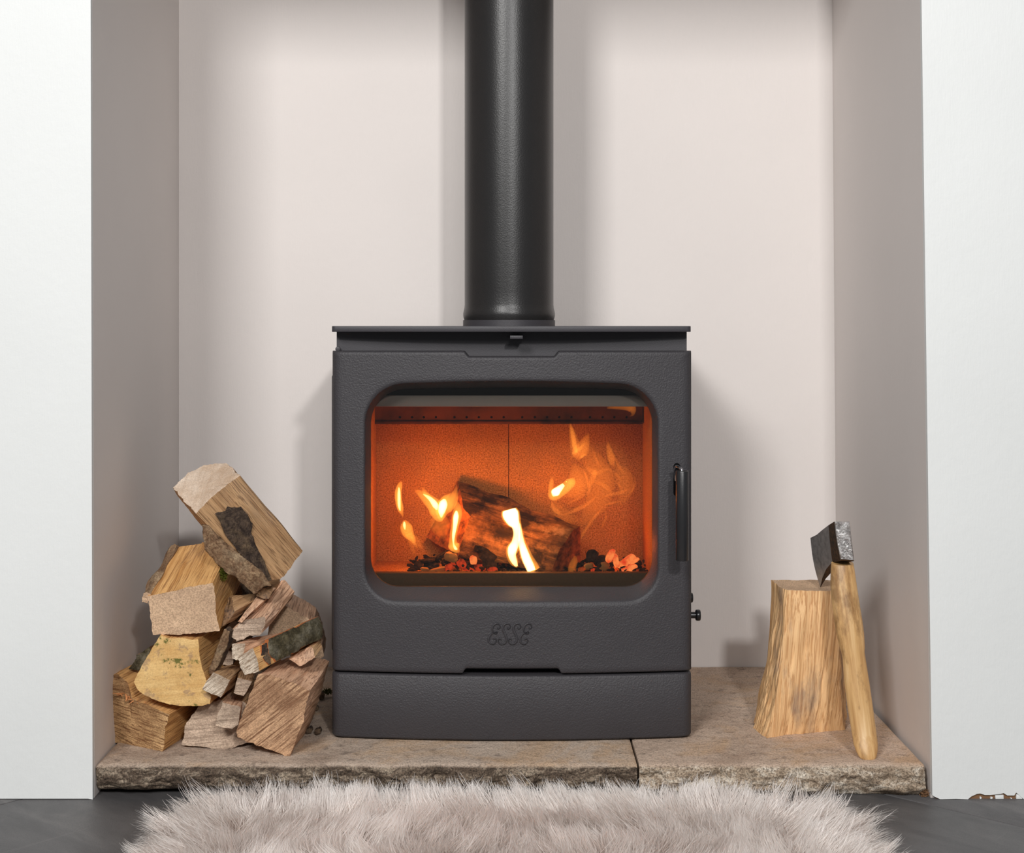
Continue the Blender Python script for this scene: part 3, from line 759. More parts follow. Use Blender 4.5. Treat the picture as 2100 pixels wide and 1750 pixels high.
# dark bark patch on its face
Fp = [(441, 1053), (462, 1047), (466, 1040), (494, 1039), (507, 1056), (518, 1073), (515, 1094), (526, 1121), (541, 1150), (553, 1180), (558, 1198), (535, 1192), (512, 1160), (482, 1125), (463, 1096), (451, 1072)]
def toplane(px, py, off):
    a, b, c = F[4], F[6], B[4]; nrm = (b - a).cross(c - a).normalized()
    if nrm.y > 0: nrm = -nrm
    ray = P(px, py, 1) - Vector((0, 0, CAMZ)); t = (a + nrm * off - Vector((0, 0, CAMZ))).dot(nrm) / ray.dot(nrm)
    return Vector((0, 0, CAMZ)) + ray * t
Fa = [toplane(x, y, 0.0065) for x, y in Fp]; Ba = [toplane(x, y, -0.003) for x, y in Fp]
block('bark', Fa, Ba, [M['bark_dark'], M['bark_dark']], toplog, seed=8, barky=0.0012, capamp=0.001, bulge=0.001, nring=12, lstep=0.004)
# curved slab of bark leaning across
Fp = [(413, 1074, 2.15), (427, 1076, 2.15), (445, 1096, 2.15), (469, 1119, 2.15), (507, 1148, 2.15), (540, 1174, 2.15), (558, 1203, 2.15), (542, 1206, 2.15), (521, 1219, 2.15), (486, 1187, 2.15), (460, 1170, 2.15), (438, 1149, 2.15), (424, 1131, 2.15), (417, 1111, 2.15)]
Fa = [P(x, y, d - 0.004) for x, y, d in Fp]; Ba = [P(x, y, d + 0.010) for x, y, d in Fp]
o = block('bark_slab', Fa, Ba, [M['bark_grey'], M['bark_dark']], seed=9, barky=0.003, bulge=0.010, bulgeB=-0.008, nring=14, lstep=0.004, amp=0.001)
tag(o, 'long curved strip of grey bark leaning below the top log', 'bark')
Fc = [P(x, y, 2.158) for x, y in ((523, 1219), (540, 1205), (557, 1202), (559, 1216), (551, 1229), (538, 1226))]
block('bark_underside', Fc, push(Fc, (-0.004, 0.012, 0.004), 0.8), [M['split_dark'], M['bark_dark']], o, seed=71, barky=0.0015, bulge=-0.004)
# pale split piece right of centre
F = PP([(472, 1298, 2.135), (483, 1318, 2.13), (510, 1305, 2.125), (533, 1302, 2.12), (545, 1284, 2.12), (540, 1266, 2.13), (505, 1276, 2.14), (488, 1282, 2.14)])
B = PP([(560, 1196, 2.26), (590, 1230, 2.27), (592, 1228, 2.25), (597, 1222, 2.24), (600, 1213, 2.24), (583, 1187, 2.245), (570, 1192, 2.25), (563, 1194, 2.26)])
o = block('firewood_log', F, B, [M['saw_grey'], M['split_pink']], seed=10, fib=0.0025, amp=0.002, capamp=0.001)
tag(o, 'pale pinkish rough-split log pointing up towards the stove, below the bark strip', 'firewood')
# rough outer layer of the same heap
F = PP([(486, 1276, 2.135), (496, 1278, 2.13), (512, 1262, 2.13), (505, 1250, 2.135)])
B = PP([(520, 1236, 2.19), (545, 1240, 2.19), (566, 1206, 2.2), (548, 1204, 2.205)])
o = block('wood_splinter', F, B, [M['split_pink'], M['split_pink']], seed=11, fib=0.002, amp=0.002)
tag(o, 'thick pinkish sliver of wood lying on the pale split log', 'firewood')
# brown split piece behind it
F = PP([(450, 1290, 2.13), (455, 1276, 2.14), (471, 1225, 2.16), (475, 1224, 2.17), (480, 1255, 2.14), (462, 1287, 2.13)])
B = PP([(487, 1262, 2.21), (490, 1250, 2.21), (519, 1217, 2.23), (527, 1214, 2.23), (531, 1227, 2.21), (510, 1250, 2.20)])
o = block('firewood_log', F, B, [M['split_dark'], M['split_brown']], seed=12, fib=0.002, amp=0.002)
tag(o, 'narrow brown split log wedged between the square log and the bark strip', 'firewood')
F = PP([(500, 1262, 2.18), (503, 1252, 2.18), (520, 1222, 2.2), (534, 1196, 2.22), (556, 1192, 2.22), (552, 1216, 2.2), (530, 1240, 2.19), (512, 1262, 2.18)])
o = block('wood_splinter', F, push(F, (0.01, 0.03, 0)), [M['split_dark'], M['split_dark']], seed=13)  # drawn larger upward so its dark wood stands in for the hollow's shade
tag(o, 'small dark brown splinter enlarged to darken the hollow under the lower end of the bark strip', 'firewood')
# log in the dark at the back, behind the square block
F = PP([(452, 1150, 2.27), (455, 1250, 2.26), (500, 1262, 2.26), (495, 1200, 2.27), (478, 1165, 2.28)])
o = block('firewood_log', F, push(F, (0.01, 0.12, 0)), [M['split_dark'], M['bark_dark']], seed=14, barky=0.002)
tag(o, 'shaded bark-covered log at the back, half hidden behind the square log', 'firewood')
# upright strip of bark
Fp = [(461, 1288), (471, 1296), (468, 1318), (458, 1344), (450, 1362), (438, 1384), (428, 1386), (430, 1368), (438, 1350), (445, 1332), (455, 1306)]
Fa = PP(Fp, 2.124); o = block('bark_slab', Fa, push(Fa, (0.004, 0.014, 0)), [M['bark_grey'], M['bark_dark']], seed=15, barky=0.003, bulge=0.003, lstep=0.005)
tag(o, 'narrow upright strip of bark beside the yellow mossy log', 'bark')
# curved reddish strip
F = PP([(476, 1322, 2.118), (476, 1352, 2.116), (488, 1355, 2.112), (500, 1344, 2.112), (503, 1320, 2.118)])
B = PP([(562, 1299, 2.19), (562, 1306, 2.19), (566, 1309, 2.185), (572, 1304, 2.185), (570, 1298, 2.19)])
o = block('firewood_log', F, B, [M['saw_small'], M['split_pink']], seed=16, amp=0.0015)
tag(o, 'thin reddish split strip under the pale pinkish log', 'firewood')
# bark-covered piece
F = PP([(488, 1349, 2.105), (493, 1368, 2.103), (502, 1384, 2.10), (531, 1376, 2.095), (527, 1352, 2.095), (519, 1328, 2.10)])
B = PP([(625, 1275, 2.23), (630, 1295, 2.225), (636, 1318, 2.22), (657, 1312, 2.205), (661, 1290, 2.205), (652, 1267, 2.21)])
bl = block('firewood_log', F, B, [M['saw_small'], M['split_orange']], seed=17, fib=0.001, amp=0.0012, capamp=0.0006, sidemat=[1, 1, 1, 1, 1, 1])
tag(bl, 'small pale-ended log with dark lichen bark lying across the right of the pile', 'firewood')
a0, a1, b0, b1 = F[4].lerp(B[4], .0), F[5], B[4], B[5]
def shell(t0, t1, u0, u1, off):
    q = lambda u, t: F[3].lerp(F[5], u).lerp(B[3].lerp(B[5], u), t)
    nrm = (F[5] - F[3]).cross(B[4] - F[4]).normalized()
    if nrm.y > 0: nrm = -nrm
    us = [(u0, t0 + .04), (u0, (t0 + t1) / 2), (u0, t1), ((u0 + u1) / 2, t1 + .02), (u1, t1 - .02), (u1, (t0 + t1) / 2 + .05), (u1, t0), ((u0 + u1) / 2, t0 - .04)]
    return [q(u, t) + nrm * off for u, t in us]
block('bark', shell(.20, 1.0, .04, 1.06, .0045), shell(.20, 1.0, .04, 1.06, -.004), [M['bark_lichen'], M['bark_orange']], bl, seed=18, barky=0.0012, bulge=0.003, nring=14, lstep=0.003)
block('bark', shell(.10, .17, .05, .95, .003), shell(.10, .17, .05, .95, -.004), [M['bark_dark'], M['bark_orange']], bl, seed=19, barky=0.001, lstep=0.003)
# blocks behind
F = PP([(553, 1236, 2.285), (587, 1244, 2.285), (612, 1257, 2.285), (640, 1276, 2.285), (656, 1310, 2.285), (664, 1346, 2.285), (655, 1352, 2.285), (600, 1350, 2.285), (548, 1310, 2.285)])
o = block('firewood_log', F, push(F, (-0.01, 0.12, 0.0), 0.95), [M['saw_tan'], M['split_pink']], seed=20)
tag(o, 'tan sawn log at the back right of the pile beside the stove', 'firewood')
# wedge under the bark piece
F = PP([(593, 1352, 2.15), (614, 1366, 2.145), (645, 1349, 2.15), (642, 1330, 2.17), (636, 1326, 2.18), (610, 1340, 2.17)])
o = block('firewood_log', F, push(F, (0.005, 0.05, 0.004)), [M['split_pink'], M['split_brown']], seed=21)
tag(o, 'small wooden wedge on the big sawn log, under the lichen bark log', 'firewood')
# big block lower right: leaning back against the pile
F = PP([(529, 1383, 2.095), (507, 1440, 2.10), (486, 1498, 2.105), (485, 1513, 2.105), (540, 1533, 2.104), (593, 1552, 2.102), (609, 1509, 2.105), (624, 1466, 2.108), (636, 1418, 2.11), (600, 1402, 2.105), (560, 1388, 2.10)])
B = PP([(588, 1346, 2.24), (560, 1420, 2.24), (535, 1470, 2.24), (530, 1482, 2.24), (580, 1494, 2.24), (632, 1494, 2.245), (648, 1455, 2.245), (662, 1405, 2.245), (675, 1357, 2.235), (655, 1350, 2.235), (620, 1347, 2.235)])
big = block('firewood_log', F, B, [M['saw_diag'], M['split_pink']], seed=22, fib=0.0016, capamp=0.001, sidemat=[1] * 11)
tag(big, 'big brown log with diagonal saw marks on its end, lower right of the pile', 'firewood')
# middle bottom log
F = PP([(407, 1449, 2.15), (391, 1468, 2.147), (379, 1490, 2.145), (373, 1527, 2.14), (410, 1533, 2.138), (450, 1537, 2.136), (474, 1535, 2.138), (517, 1522, 2.15), (530, 1470, 2.15), (500, 1440, 2.152), (450, 1436, 2.15)])
B = push(F, (0.015, 0.16, 0.0), 0.97)
o = block('firewood_log', F, B, [M['saw_grey'], M['split_brown']], seed=23, capamp=0.001)
tag(o, 'grey weathered log lying low in the middle of the bottom row', 'firewood')
# small blocks
F = PP([(456, 1440, 2.105), (449, 1464, 2.105), (443, 1487, 2.105), (458, 1492, 2.104), (475, 1495, 2.102), (489, 1486, 2.104), (494, 1450, 2.104)])
B = PP([(470, 1420, 2.20), (468, 1440, 2.20), (466, 1462, 2.20), (476, 1465, 2.20), (486, 1468, 2.2), (498, 1460, 2.20), (500, 1432, 2.20)])
o = block('firewood_log', F, B, [M['saw_grey'], M['split_pink']], seed=24, fib=0.0008, amp=0.0008)
tag(o, 'small square kindling block standing left of the big diagonal-sawn log', 'firewood')
F = PP([(415, 1413, 2.10), (424, 1397, 2.10), (437, 1378, 2.10), (455, 1386, 2.10), (470, 1396, 2.10), (463, 1412, 2.10), (452, 1430, 2.10), (432, 1424, 2.10)])
B = PP([(443, 1398, 2.19), (450, 1382, 2.19), (460, 1366, 2.19), (478, 1364, 2.19), (494, 1371, 2.19), (490, 1390, 2.19), (484, 1404, 2.19), (465, 1406, 2.19)])
o = block('firewood_log', F, B, [M['saw_small'], M['split_brown']], seed=25, fib=0.0008, amp=0.0008)
tag(o, 'small diamond-ended kindling block right of the yellow mossy log', 'firewood')
F = PP([(487, 1390, 2.12), (483, 1406, 2.12), (480, 1421, 2.12), (500, 1428, 2.12), (509, 1412, 2.12), (517, 1398, 2.12)])
B = PP([(492, 1372, 2.2), (491, 1386, 2.2), (490, 1398, 2.2), (510, 1402, 2.2), (518, 1390, 2.2), (526, 1376, 2.2)])
o = block('firewood_log', F, B, [M['saw_grey'], M['split_brown']], seed=26, fib=0.0008, amp=0.0006)
tag(o, 'small grey-ended kindling block between the diamond-ended one and the big log', 'firewood')
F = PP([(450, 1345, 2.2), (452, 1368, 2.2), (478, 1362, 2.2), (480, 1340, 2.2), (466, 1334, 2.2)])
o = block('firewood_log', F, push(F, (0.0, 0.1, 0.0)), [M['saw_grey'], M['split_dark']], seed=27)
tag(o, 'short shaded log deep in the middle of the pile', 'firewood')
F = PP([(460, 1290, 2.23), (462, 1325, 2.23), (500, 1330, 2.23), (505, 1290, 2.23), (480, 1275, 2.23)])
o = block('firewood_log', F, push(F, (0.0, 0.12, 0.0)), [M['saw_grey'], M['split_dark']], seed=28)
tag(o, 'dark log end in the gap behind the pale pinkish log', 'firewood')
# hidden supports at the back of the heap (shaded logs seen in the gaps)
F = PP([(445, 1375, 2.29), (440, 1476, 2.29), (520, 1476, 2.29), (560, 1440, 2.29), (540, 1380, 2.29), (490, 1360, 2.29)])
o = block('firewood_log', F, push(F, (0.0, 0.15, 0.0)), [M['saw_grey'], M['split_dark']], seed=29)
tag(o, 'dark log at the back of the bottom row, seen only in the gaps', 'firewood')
# mossy bark crumb left
Fa = PP([(263, 1373), (281, 1350), (281, 1344), (290, 1340), (307, 1327), (310, 1345), (300, 1358), (284, 1376)], 2.19)
o = block('bark_slab', Fa, push(Fa, (0.004, 0.02, 0)), [M['bark_lichen'], M['bark_grey']], seed=30, barky=0.003, lstep=0.004)
tag(o, 'torn mossy piece of bark behind the yellow log, by the side wall', 'bark')
# bark crumbs on the slab
def crumb(px, py, d, sx, sz, lab, seed, mat='bark_dark', n=9):
    random.seed(seed); pts = []
    for k in range(n):
        a = 2 * math.pi * k / n; r = random.uniform(.55, 1.15); pts.append(P(px + sx * r * math.cos(a), py + sz * r * math.sin(a), d))
    o = block('bark_chip', pts, push(pts, (0, 0.014, 0), .7), [M[mat], M[mat]], None, 0.0015, 0.003, seed=seed, barky=0.003, bulge=0.003, bulgeB=0.002)
    zmin = min((o.matrix_world @ v.co).z for v in o.data.vertices)
    o.location.z += ZS - zmin
    return tag(o, lab, 'bark')
crumb(634, 1506, 2.216, 13, 8, 'dark chip of bark lying alone on the slab in front of the stove corner', 31)
crumb(652, 1507, 2.21, 9, 8, 'dark curled bark chip touching the lone chip, nearer the stove', 32)
crumb(654, 1428, 2.42, 15, 10, 'larger dark chip of bark on the slab behind the big sawn log', 33)
crumb(647, 1452, 2.35, 8, 6, 'small dark crumb of bark just below the larger chip', 34)
o = moss('moss_tuft', P(672, 1420, 2.44), Vector((.007, .006, .004)), 110, None, 6); o['label'] = 'tiny tuft of green moss on the slab beside the stove'; o['category'] = 'moss'

# ------------------------------------------------------------------ chopping log and axe
Fs = PP([(1582, 1190, 2.286), (1591, 1197, 2.255), (1612, 1211, 2.20), (1655, 1212, 2.199), (1690, 1212, 2.199), (1722, 1208, 2.212), (1724, 1190, 2.286)])
def onslab(px, py): return P(px, py, (CAMZ - ZS) * FPX / (py - HOR))
Bs = [onslab(1549, 1476), onslab(1543, 1493), onslab(1572, 1515), onslab(1612, 1508), onslab(1668, 1503), onslab(1731, 1498), onslab(1737, 1466)]
st = block('chopping_log', Fs, Bs, [M['saw_tan'], M['split_stump']], None, 0.0022, 0.004, prof=lambda t: t ** 2.3 * 0.85 + 0.15 * t, fib=0.0022, amp=0.0022, capamp=0.0004, seed=41, wobble=0.0)
tag(st, 'upright split log with a flared foot, standing on the right hearth slab', 'log')

axe = tag(empty('axe', onslab(1778, 1556)), 'hand axe with worn wooden handle, its blade stuck in the upright log', 'axe')
m, nt = newmat('axe_handle'); g = N(nt); v = coords(g, (1, 1, 0.06)); vb = coords(g, (1, 1, 0.4))
a = ntex(g, v, 130, 5, 0.6, 0.3); s_ = ntex(g, vb, 38, 5, 0.65)
c = ramp(g, a, [(0.3, srgb(176, 132, 82)), (0.5, srgb(206, 164, 110)), (0.7, srgb(224, 188, 138))])
c = mix(g, ramp(g, s_, [(0.52, (0, 0, 0, 1)), (0.68, (0.75,) * 3 + (1,))]), c, srgb(120, 84, 50))
finish(g, c, 0.38, bump(g, a, 0.3, 0.001), spec=0.5); M['axe_handle'] = m
hp = [(1155, 1705, 1750, 2.145), (1165, 1704, 1752, 2.144), (1200, 1703, 1757, 2.14), (1240, 1706, 1763, 2.136), (1270, 1710, 1768, 2.132), (1300, 1715, 1772, 2.129), (1325, 1721, 1773.5, 2.126), (1337, 1725, 1773, 2.124), (1350, 1728, 1775, 2.123), (1400, 1731.5, 1783, 2.118), (1450, 1738, 1790, 2.113), (1500, 1746, 1797, 2.108), (1525, 1750, 1800, 2.100), (1540, 1755, 1799.5, 2.096), (1549, 1759, 1798, 2.093), (1554, 1763, 1796, 2.092)]
vs, fs = [], []; seg = 32
for (y, xa, xb, d) in hp:
    a = P(xa, y, d); b = P(xb, y, d); c = (a + b) / 2; r = (b.x - a.x) / 2
    for k in range(seg):
        t = 2 * math.pi * k / seg; vs.append((c.x + r * math.cos(t), c.y + r * 0.72 * math.sin(t), c.z + 0.12 * r * math.sin(t)))
for i in range(len(hp) - 1):
    for k in range(seg): fs.append((i * seg + k, i * seg + (k + 1) % seg, (i + 1) * seg + (k + 1) % seg, (i + 1) * seg + k))
fs += [tuple(range(seg)), tuple((len(hp) - 1) * seg + k for k in range(seg))]
ha = P(1727, 1155, 2.145); hb_ = P(1779, 1554, 2.103); az = (hb_ - ha).normalized(); ax_ = Vector((0, -1, 0)).cross(az).normalized()
mwh = Matrix.Translation((ha + hb_) / 2) @ Matrix((ax_, az.cross(ax_), az)).transposed().to_4x4(); inv = mwh.inverted()
hobj = link('axe_handle', mesh('axe_handle', [inv @ Vector(v) for v in vs], fs, 50), M['axe_handle'], axe, mwh)
m, nt = newmat('axe_steel'); g = N(nt); v = coords(g); f = ntex(g, v, 90, 5, 0.7); vz = coords(g, (1, 1, 0.1)); ff = ntex(g, vz, 500, 3)
finish(g, ramp(g, f, [(0.3, srgb(130, 126, 124)), (0.6, srgb(176, 172, 170))]), 0.42, bump(g, ff, 0.3, 0.001), 0.7); M['axe_steel'] = m
m, nt = newmat('axe_poll'); g = N(nt); v = coords(g); f = ntex(g, v, 110, 5, 0.65, 1.0)
finish(g, ramp(g, f, [(0.3, srgb(150, 148, 148)), (0.6, srgb(225, 223, 222))]), 0.28, bump(g, f, 0.9, 0.006), 0.95); M['axe_poll'] = m
m, nt = newmat('axe_eye'); g = N(nt); v = coords(g); f = ntex(g, v, 200, 5, 0.7)
finish(g, ramp(g, f, [(0.4, srgb(52, 42, 36)), (0.65, srgb(104, 76, 52))]), 0.6, bump(g, f, 0.5, 0.002), 0.5); M['axe_eye'] = m
secs = [((1713, 1072), (1725, 1147), 2.116, (1739, 1072), (1750, 1149)), ((1711, 1070), (1724, 1149), 2.119, (1742, 1070), (1752, 1151)), ((1699, 1077.5), (1707, 1154), 2.152, 0.0245, 0), ((1697, 1079), (1704, 1156), 2.158, 0.021, 0), ((1686, 1087.5), (1694, 1168), 2.185, 0.013, 0), ((1675, 1097), (1686, 1187), 2.213, 0.006, 0), ((1662, 1103.5), (1682, 1205), 2.232, 0.0006, 0)]
NR = 12; vs, fs, mi = [], [], []
for si, (lt, lb, d, rt, rb) in enumerate(secs):
    row = []
    for k in range(NR + 1):
        t = k / NR; bul = math.sin(t * math.pi) * (-3.5 if si == 6 else -1.5 if si < 2 else -2 * si / 6)
        a = P(lt[0] + (lb[0] - lt[0]) * t + bul, lt[1] + (lb[1] - lt[1]) * t, d - (0.008 * t if si == 6 else 0))
        if isinstance(rt, tuple): b = P(rt[0] + (rb[0] - rt[0]) * t, rt[1] + (rb[1] - rt[1]) * t, d)
        else: b = a + Vector((rt, 0.10 * rt, 0))
        row.append((a, b))
    base_i = len(vs)
    for a, b in row: vs += [a, b]
W2 = 2 * (NR + 1)
for s in range(len(secs) - 1):
    mt = 2 if s == 1 else (1 if s == 0 else 0)
    for k in range(NR):
        a = s * W2 + 2 * k
        fs.append((a, a + 2, a + W2 + 2, a + W2)); mi.append(mt); fs.append((a + 1, a + 3, a + W2 + 3, a + W2 + 1)); mi.append(mt)
    a = s * W2; fs.append((a, a + 1, a + W2 + 1, a + W2)); mi.append(mt)
    a = s * W2 + 2 * NR; fs.append((a, a + 1, a + W2 + 1, a + W2)); mi.append(2)
for s, mt in ((0, 1), (len(secs) - 1, 0)):
    for k in range(NR): a = s * W2 + 2 * k; fs.append((a, a + 1, a + 3, a + 2)); mi.append(mt)
me = bpy.data.meshes.new('axe_head'); me.from_pydata([tuple(v) for v in vs], [], fs); me.polygons.foreach_set('material_index', mi)
bm = bmesh.new(); bm.from_mesh(me); bmesh.ops.recalc_face_normals(bm, faces=bm.faces); bm.to_mesh(me); bm.free()
for p in me.polygons: p.use_smooth = True
me.set_sharp_from_angle(angle=math.radians(25))
hd = link('axe_head', me, [M['axe_steel'], M['axe_poll'], M['axe_eye']], axe); hd['label'] = 'forged steel head with a hammered shiny poll'

# ------------------------------------------------------------------ the fire
FLOORZ = 0.284
m, nt = newmat('charred_log'); g = N(nt); v = coords(g, (1, 1, 0.15)); vb = coords(g)
a = ntex(g, v, 60, 6, 0.7, 0.6); bg = ntex(g, vb, 18, 6, 0.7); fn = ntex(g, vb, 200, 4, 0.7)
c = ramp(g, a, [(0.3, srgb(60, 40, 26)), (0.5, srgb(132, 92, 54)), (0.68, srgb(176, 128, 80))])
c = mix(g, ramp(g, bg, [(0.42, (0.95,) * 3 + (1,)), (0.60, (0, 0, 0, 1))]), c, srgb(26, 20, 18))
c = mix(g, ramp(g, bg, [(0.60, (0, 0, 0, 1)), (0.68, (0.8,) * 3 + (1,))]), c, srgb(196, 150, 100))
b = bump(g, a, 0.8, 0.005); b = bump(g, fn, 0.7, 0.002, b)
finish(g, c, 0.8, b, spec=0.2); M['charlog'] = m
m, nt = newmat('charred_end'); g = N(nt); v = coords(g); a = ntex(g, v, 60, 6, 0.7)
finish(g, ramp(g, a, [(0.35, srgb(44, 28, 20)), (0.6, srgb(150, 92, 52))]), 0.85, bump(g, a, 0.6, 0.003), spec=0.2); M['charend'] = m
F = PP([(1190, 1079, 2.335), (1174, 1091, 2.305), (1148, 1128, 2.285), (1132, 1168, 2.278), (1130, 1177, 2.275), (1190, 1163, 2.345)])
B = PP([(937, 989, 2.385), (950, 1040, 2.335), (965, 1058, 2.32), (945, 1117, 2.315), (942, 1140, 2.318), (873, 1104, 2.39)])
o = block('burning_log', F, B, [M['charend'], M['charlog']], seed=51, fib=0.002, amp=0.003, capamp=0.0015, lstep=0.004)
tag(o, 'charred split log burning inside the stove', 'log')
def mat_glow(name, hot, cool, strength, sc=60):
    m, nt = newmat(name); g = N(nt); v = coords(g); a = ntex(g, v, sc, 4, 0.6)
    e = ramp(g, a, [(0.38, cool), (0.6, hot)])
    finish(g, srgb(34, 20, 16), 0.9, bump(g, a, 0.8, 0.003), spec=0.1, emis=e, estr=strength); return m
M['ember_hot'] = mat_glow('ember_hot', (1, 0.26, 0.07, 1), (0.75, 0.05, 0.012, 1), 1.7)
M['ember_red'] = mat_glow('ember_red', (0.8, 0.06, 0.012, 1), (0.12, 0.008, 0.004, 1), 1.1, 80)
M['char'] = mat_bark('char', srgb(30, 24, 24), srgb(48, 38, 36), srgb(90, 70, 62), 0.5, 80)
M['ash'] = mat_plain('ash', srgb(150, 116, 74), 0.95, 0, 0.1, 1.0, 200)
def chunk(name, c, sx, sy, sz, rot, mat, seed, parent=None):
    bm = bmesh.new(); bmesh.ops.create_icosphere(bm, subdivisions=2, radius=1)
    for v in bm.verts:
        q = v.co; m_ = max(abs(q.x), abs(q.y), abs(q.z)); q2 = q.lerp(q / m_, 0.6)
        n_ = 1 + 0.25 * noise.noise(q * 1.3 + Vector((seed * 3.3, 0, 0)))
        v.co = Vector((q2.x * sx, q2.y * sy, q2.z * sz)) * n_
    me = bpy.data.meshes.new(name); bm.to_mesh(me); bm.free()
    for p in me.polygons: p.use_smooth = True
    me.set_sharp_from_angle(angle=math.radians(32))
    mw = Matrix.Translation(c) @ Matrix.Rotation(rot[2], 4, 'Z') @ Matrix.Rotation(rot[1], 4, 'Y') @ Matrix.Rotation(rot[0], 4, 'X')
    return link(name, me, mat, parent, mw)
# ash bed (uncountable)
mb = MB(); random.seed(12)
for k in range(420):
    u = random.random()
    px = 838 + u * 490; hgt = 0.5 * math.exp(-((px - 930) / 75) ** 2) + 0.32 * math.exp(-((px - 1240) / 70) ** 2) + 0.15
    d = random.uniform(2.268, 2.40); x = (px - 1050) * d / FPX
    c = Vector((x, d, FLOORZ + 0.001 + random.random() * hgt * 0.028)); s = random.uniform(.002, .006)
    v = Vector((random.gauss(0, 1), random.gauss(0, 1), random.gauss(0, .4))).normalized() * s
    mb.tube([c - v, c, c + v], [s * .35, s * .6, s * .3], 5)
tag(mb.build('ash_bed', M['char'], None, 30), 'dark bed of ash and charcoal crumbs on the stove floor', 'ash', kind='stuff')
# embers
em = [(1252, 1140, 7, 15, .5, 'ember_hot'), (1263, 1150, 6, 14, -.2, 'ember_hot'), (1290, 1148, 16, 8, -.5, 'ember_hot'), (1276, 1160, 12, 8, .3, 'ember_hot'), (1294, 1164, 13, 5, -.3, 'ember_hot'), (1284, 1170, 12, 5, .1, 'ember_hot'), (1300, 1151, 12, 4, -.4, 'ember_hot'),
      (932, 1152, 8, 8, .3, 'ember_red'), (947, 1157, 10, 9, .9, 'ember_red'), (971, 1149, 8, 9, -.2, 'ember_hot'), (985, 1164, 12, 7, .1, 'ember_red'), (960, 1168, 13, 5, .3, 'ember_red'), (921, 1164, 9, 7, -.5, 'ember_red'), (1010, 1168, 10, 5, 0, 'ember_red'), (1213, 1169, 9, 4, .2, 'ember_red'), (898, 1170, 8, 4, .2, 'ember_red')]
EML = ['upright glowing orange ember, leftmost of the bright heap at the right', 'upright glowing ember leaning right, topmost of the bright heap at the right', 'fat tilted glowing ember high at the far right of the fire',
       'glowing ember low in the centre of the bright heap at the right', 'bright ember at the far right, just above the sill', 'lowest glowing ember of the right-hand heap, touching the sill', 'slim glowing ember lying across the far right of the heap',
       'dull red ember under the left end of the burning log, leftmost of the upper ones', 'dull red ember under the left end of the log, beside the brighter cube-shaped one', 'brighter cube-shaped ember in the left heap, topmost there',
       'dull red ember at the right of the left heap, under the dark charcoal', 'flat red ember in the middle of the left heap, just above the sill', 'tilted red ember in the left heap, below the pale ash lump', 'flat red ember at the right end of the left heap, near the white flame',
       'tiny red ember between the burning log and the bright right-hand heap', 'tiny red ember at the left edge of the left heap']
for i, (px, py, sx, sz, r, mt) in enumerate(em):
    d = 2.282 + 0.008 * (i % 4); k = d / FPX
    o = chunk('ember', P(px, py, d), sx * k, 0.007, sz * k, (0, r, 0.2 * (i % 3)), M[mt], i)
    tag(o, EML[i], 'ember', 'embers right of the burning log' if px > 1200 else 'embers left of the burning log')
ch = [(858, 1160, 9, 9, .2, 'char'), (876, 1150, 17, 4, -.1, 'char'), (884, 1160, 18, 7, .1, 'char'), (906, 1140, 17, 5, -.55, 'char'), (1000, 1142, 18, 12, .5, 'char'), (990, 1130, 20, 8, .4, 'char'), (1215, 1140, 12, 13, .3, 'char'), (1232, 1152, 12, 12, -.2, 'char'), (1003, 1158, 16, 9, .2, 'char'), (925, 1143, 14, 10, .3, 'ash'), (903, 1168, 26, 5, -.15, 'ash'), (1240, 1162, 11, 10, .4, 'ash'), (1207, 1162, 9, 7, -.2, 'ash'), (871, 1168, 9, 4, .2, 'ash')]
CHL = ['upright black charcoal lump, leftmost in the stove', 'thin flat charcoal sliver near the left end of the heap', 'flat charcoal piece under the thin sliver at the left', 'charcoal stick sloping up towards the burning log, left of the ash lump',
       'broad charcoal chunk against the front of the burning log', 'slanting charcoal chunk on top of the broad one, with a bright edge', 'black charcoal lump just right of the burning log', 'round charcoal lump between the burning log and the bright embers', 'charcoal chunk low at the right end of the left heap',
       'rounded pale ash lump on top of the left heap', 'long pale ash flake lying along the sill at the left', 'pale ash flake leaning on the bright right-hand embers', 'pale ash flake just right of the burning log', 'tiny pale ash flake at the far left of the heap']
for i, (px, py, sx, sz, r, mt) in enumerate(ch):
    d = (2.274 if mt == 'ash' else 2.296) + 0.006 * (i % 4); k = d / FPX
    o = chunk('charcoal' if mt == 'char' else 'ash_flake', P(px, py, d), sx * k, 0.008 if mt == 'char' else 0.004, sz * k, (0, r, 0.3 * (i % 3)), M[mt], i + 40)
    tag(o, CHL[i], 'charcoal' if mt == 'char' else 'ash', ('charcoal' if mt == 'char' else 'ash flakes') + ' around the burning log')

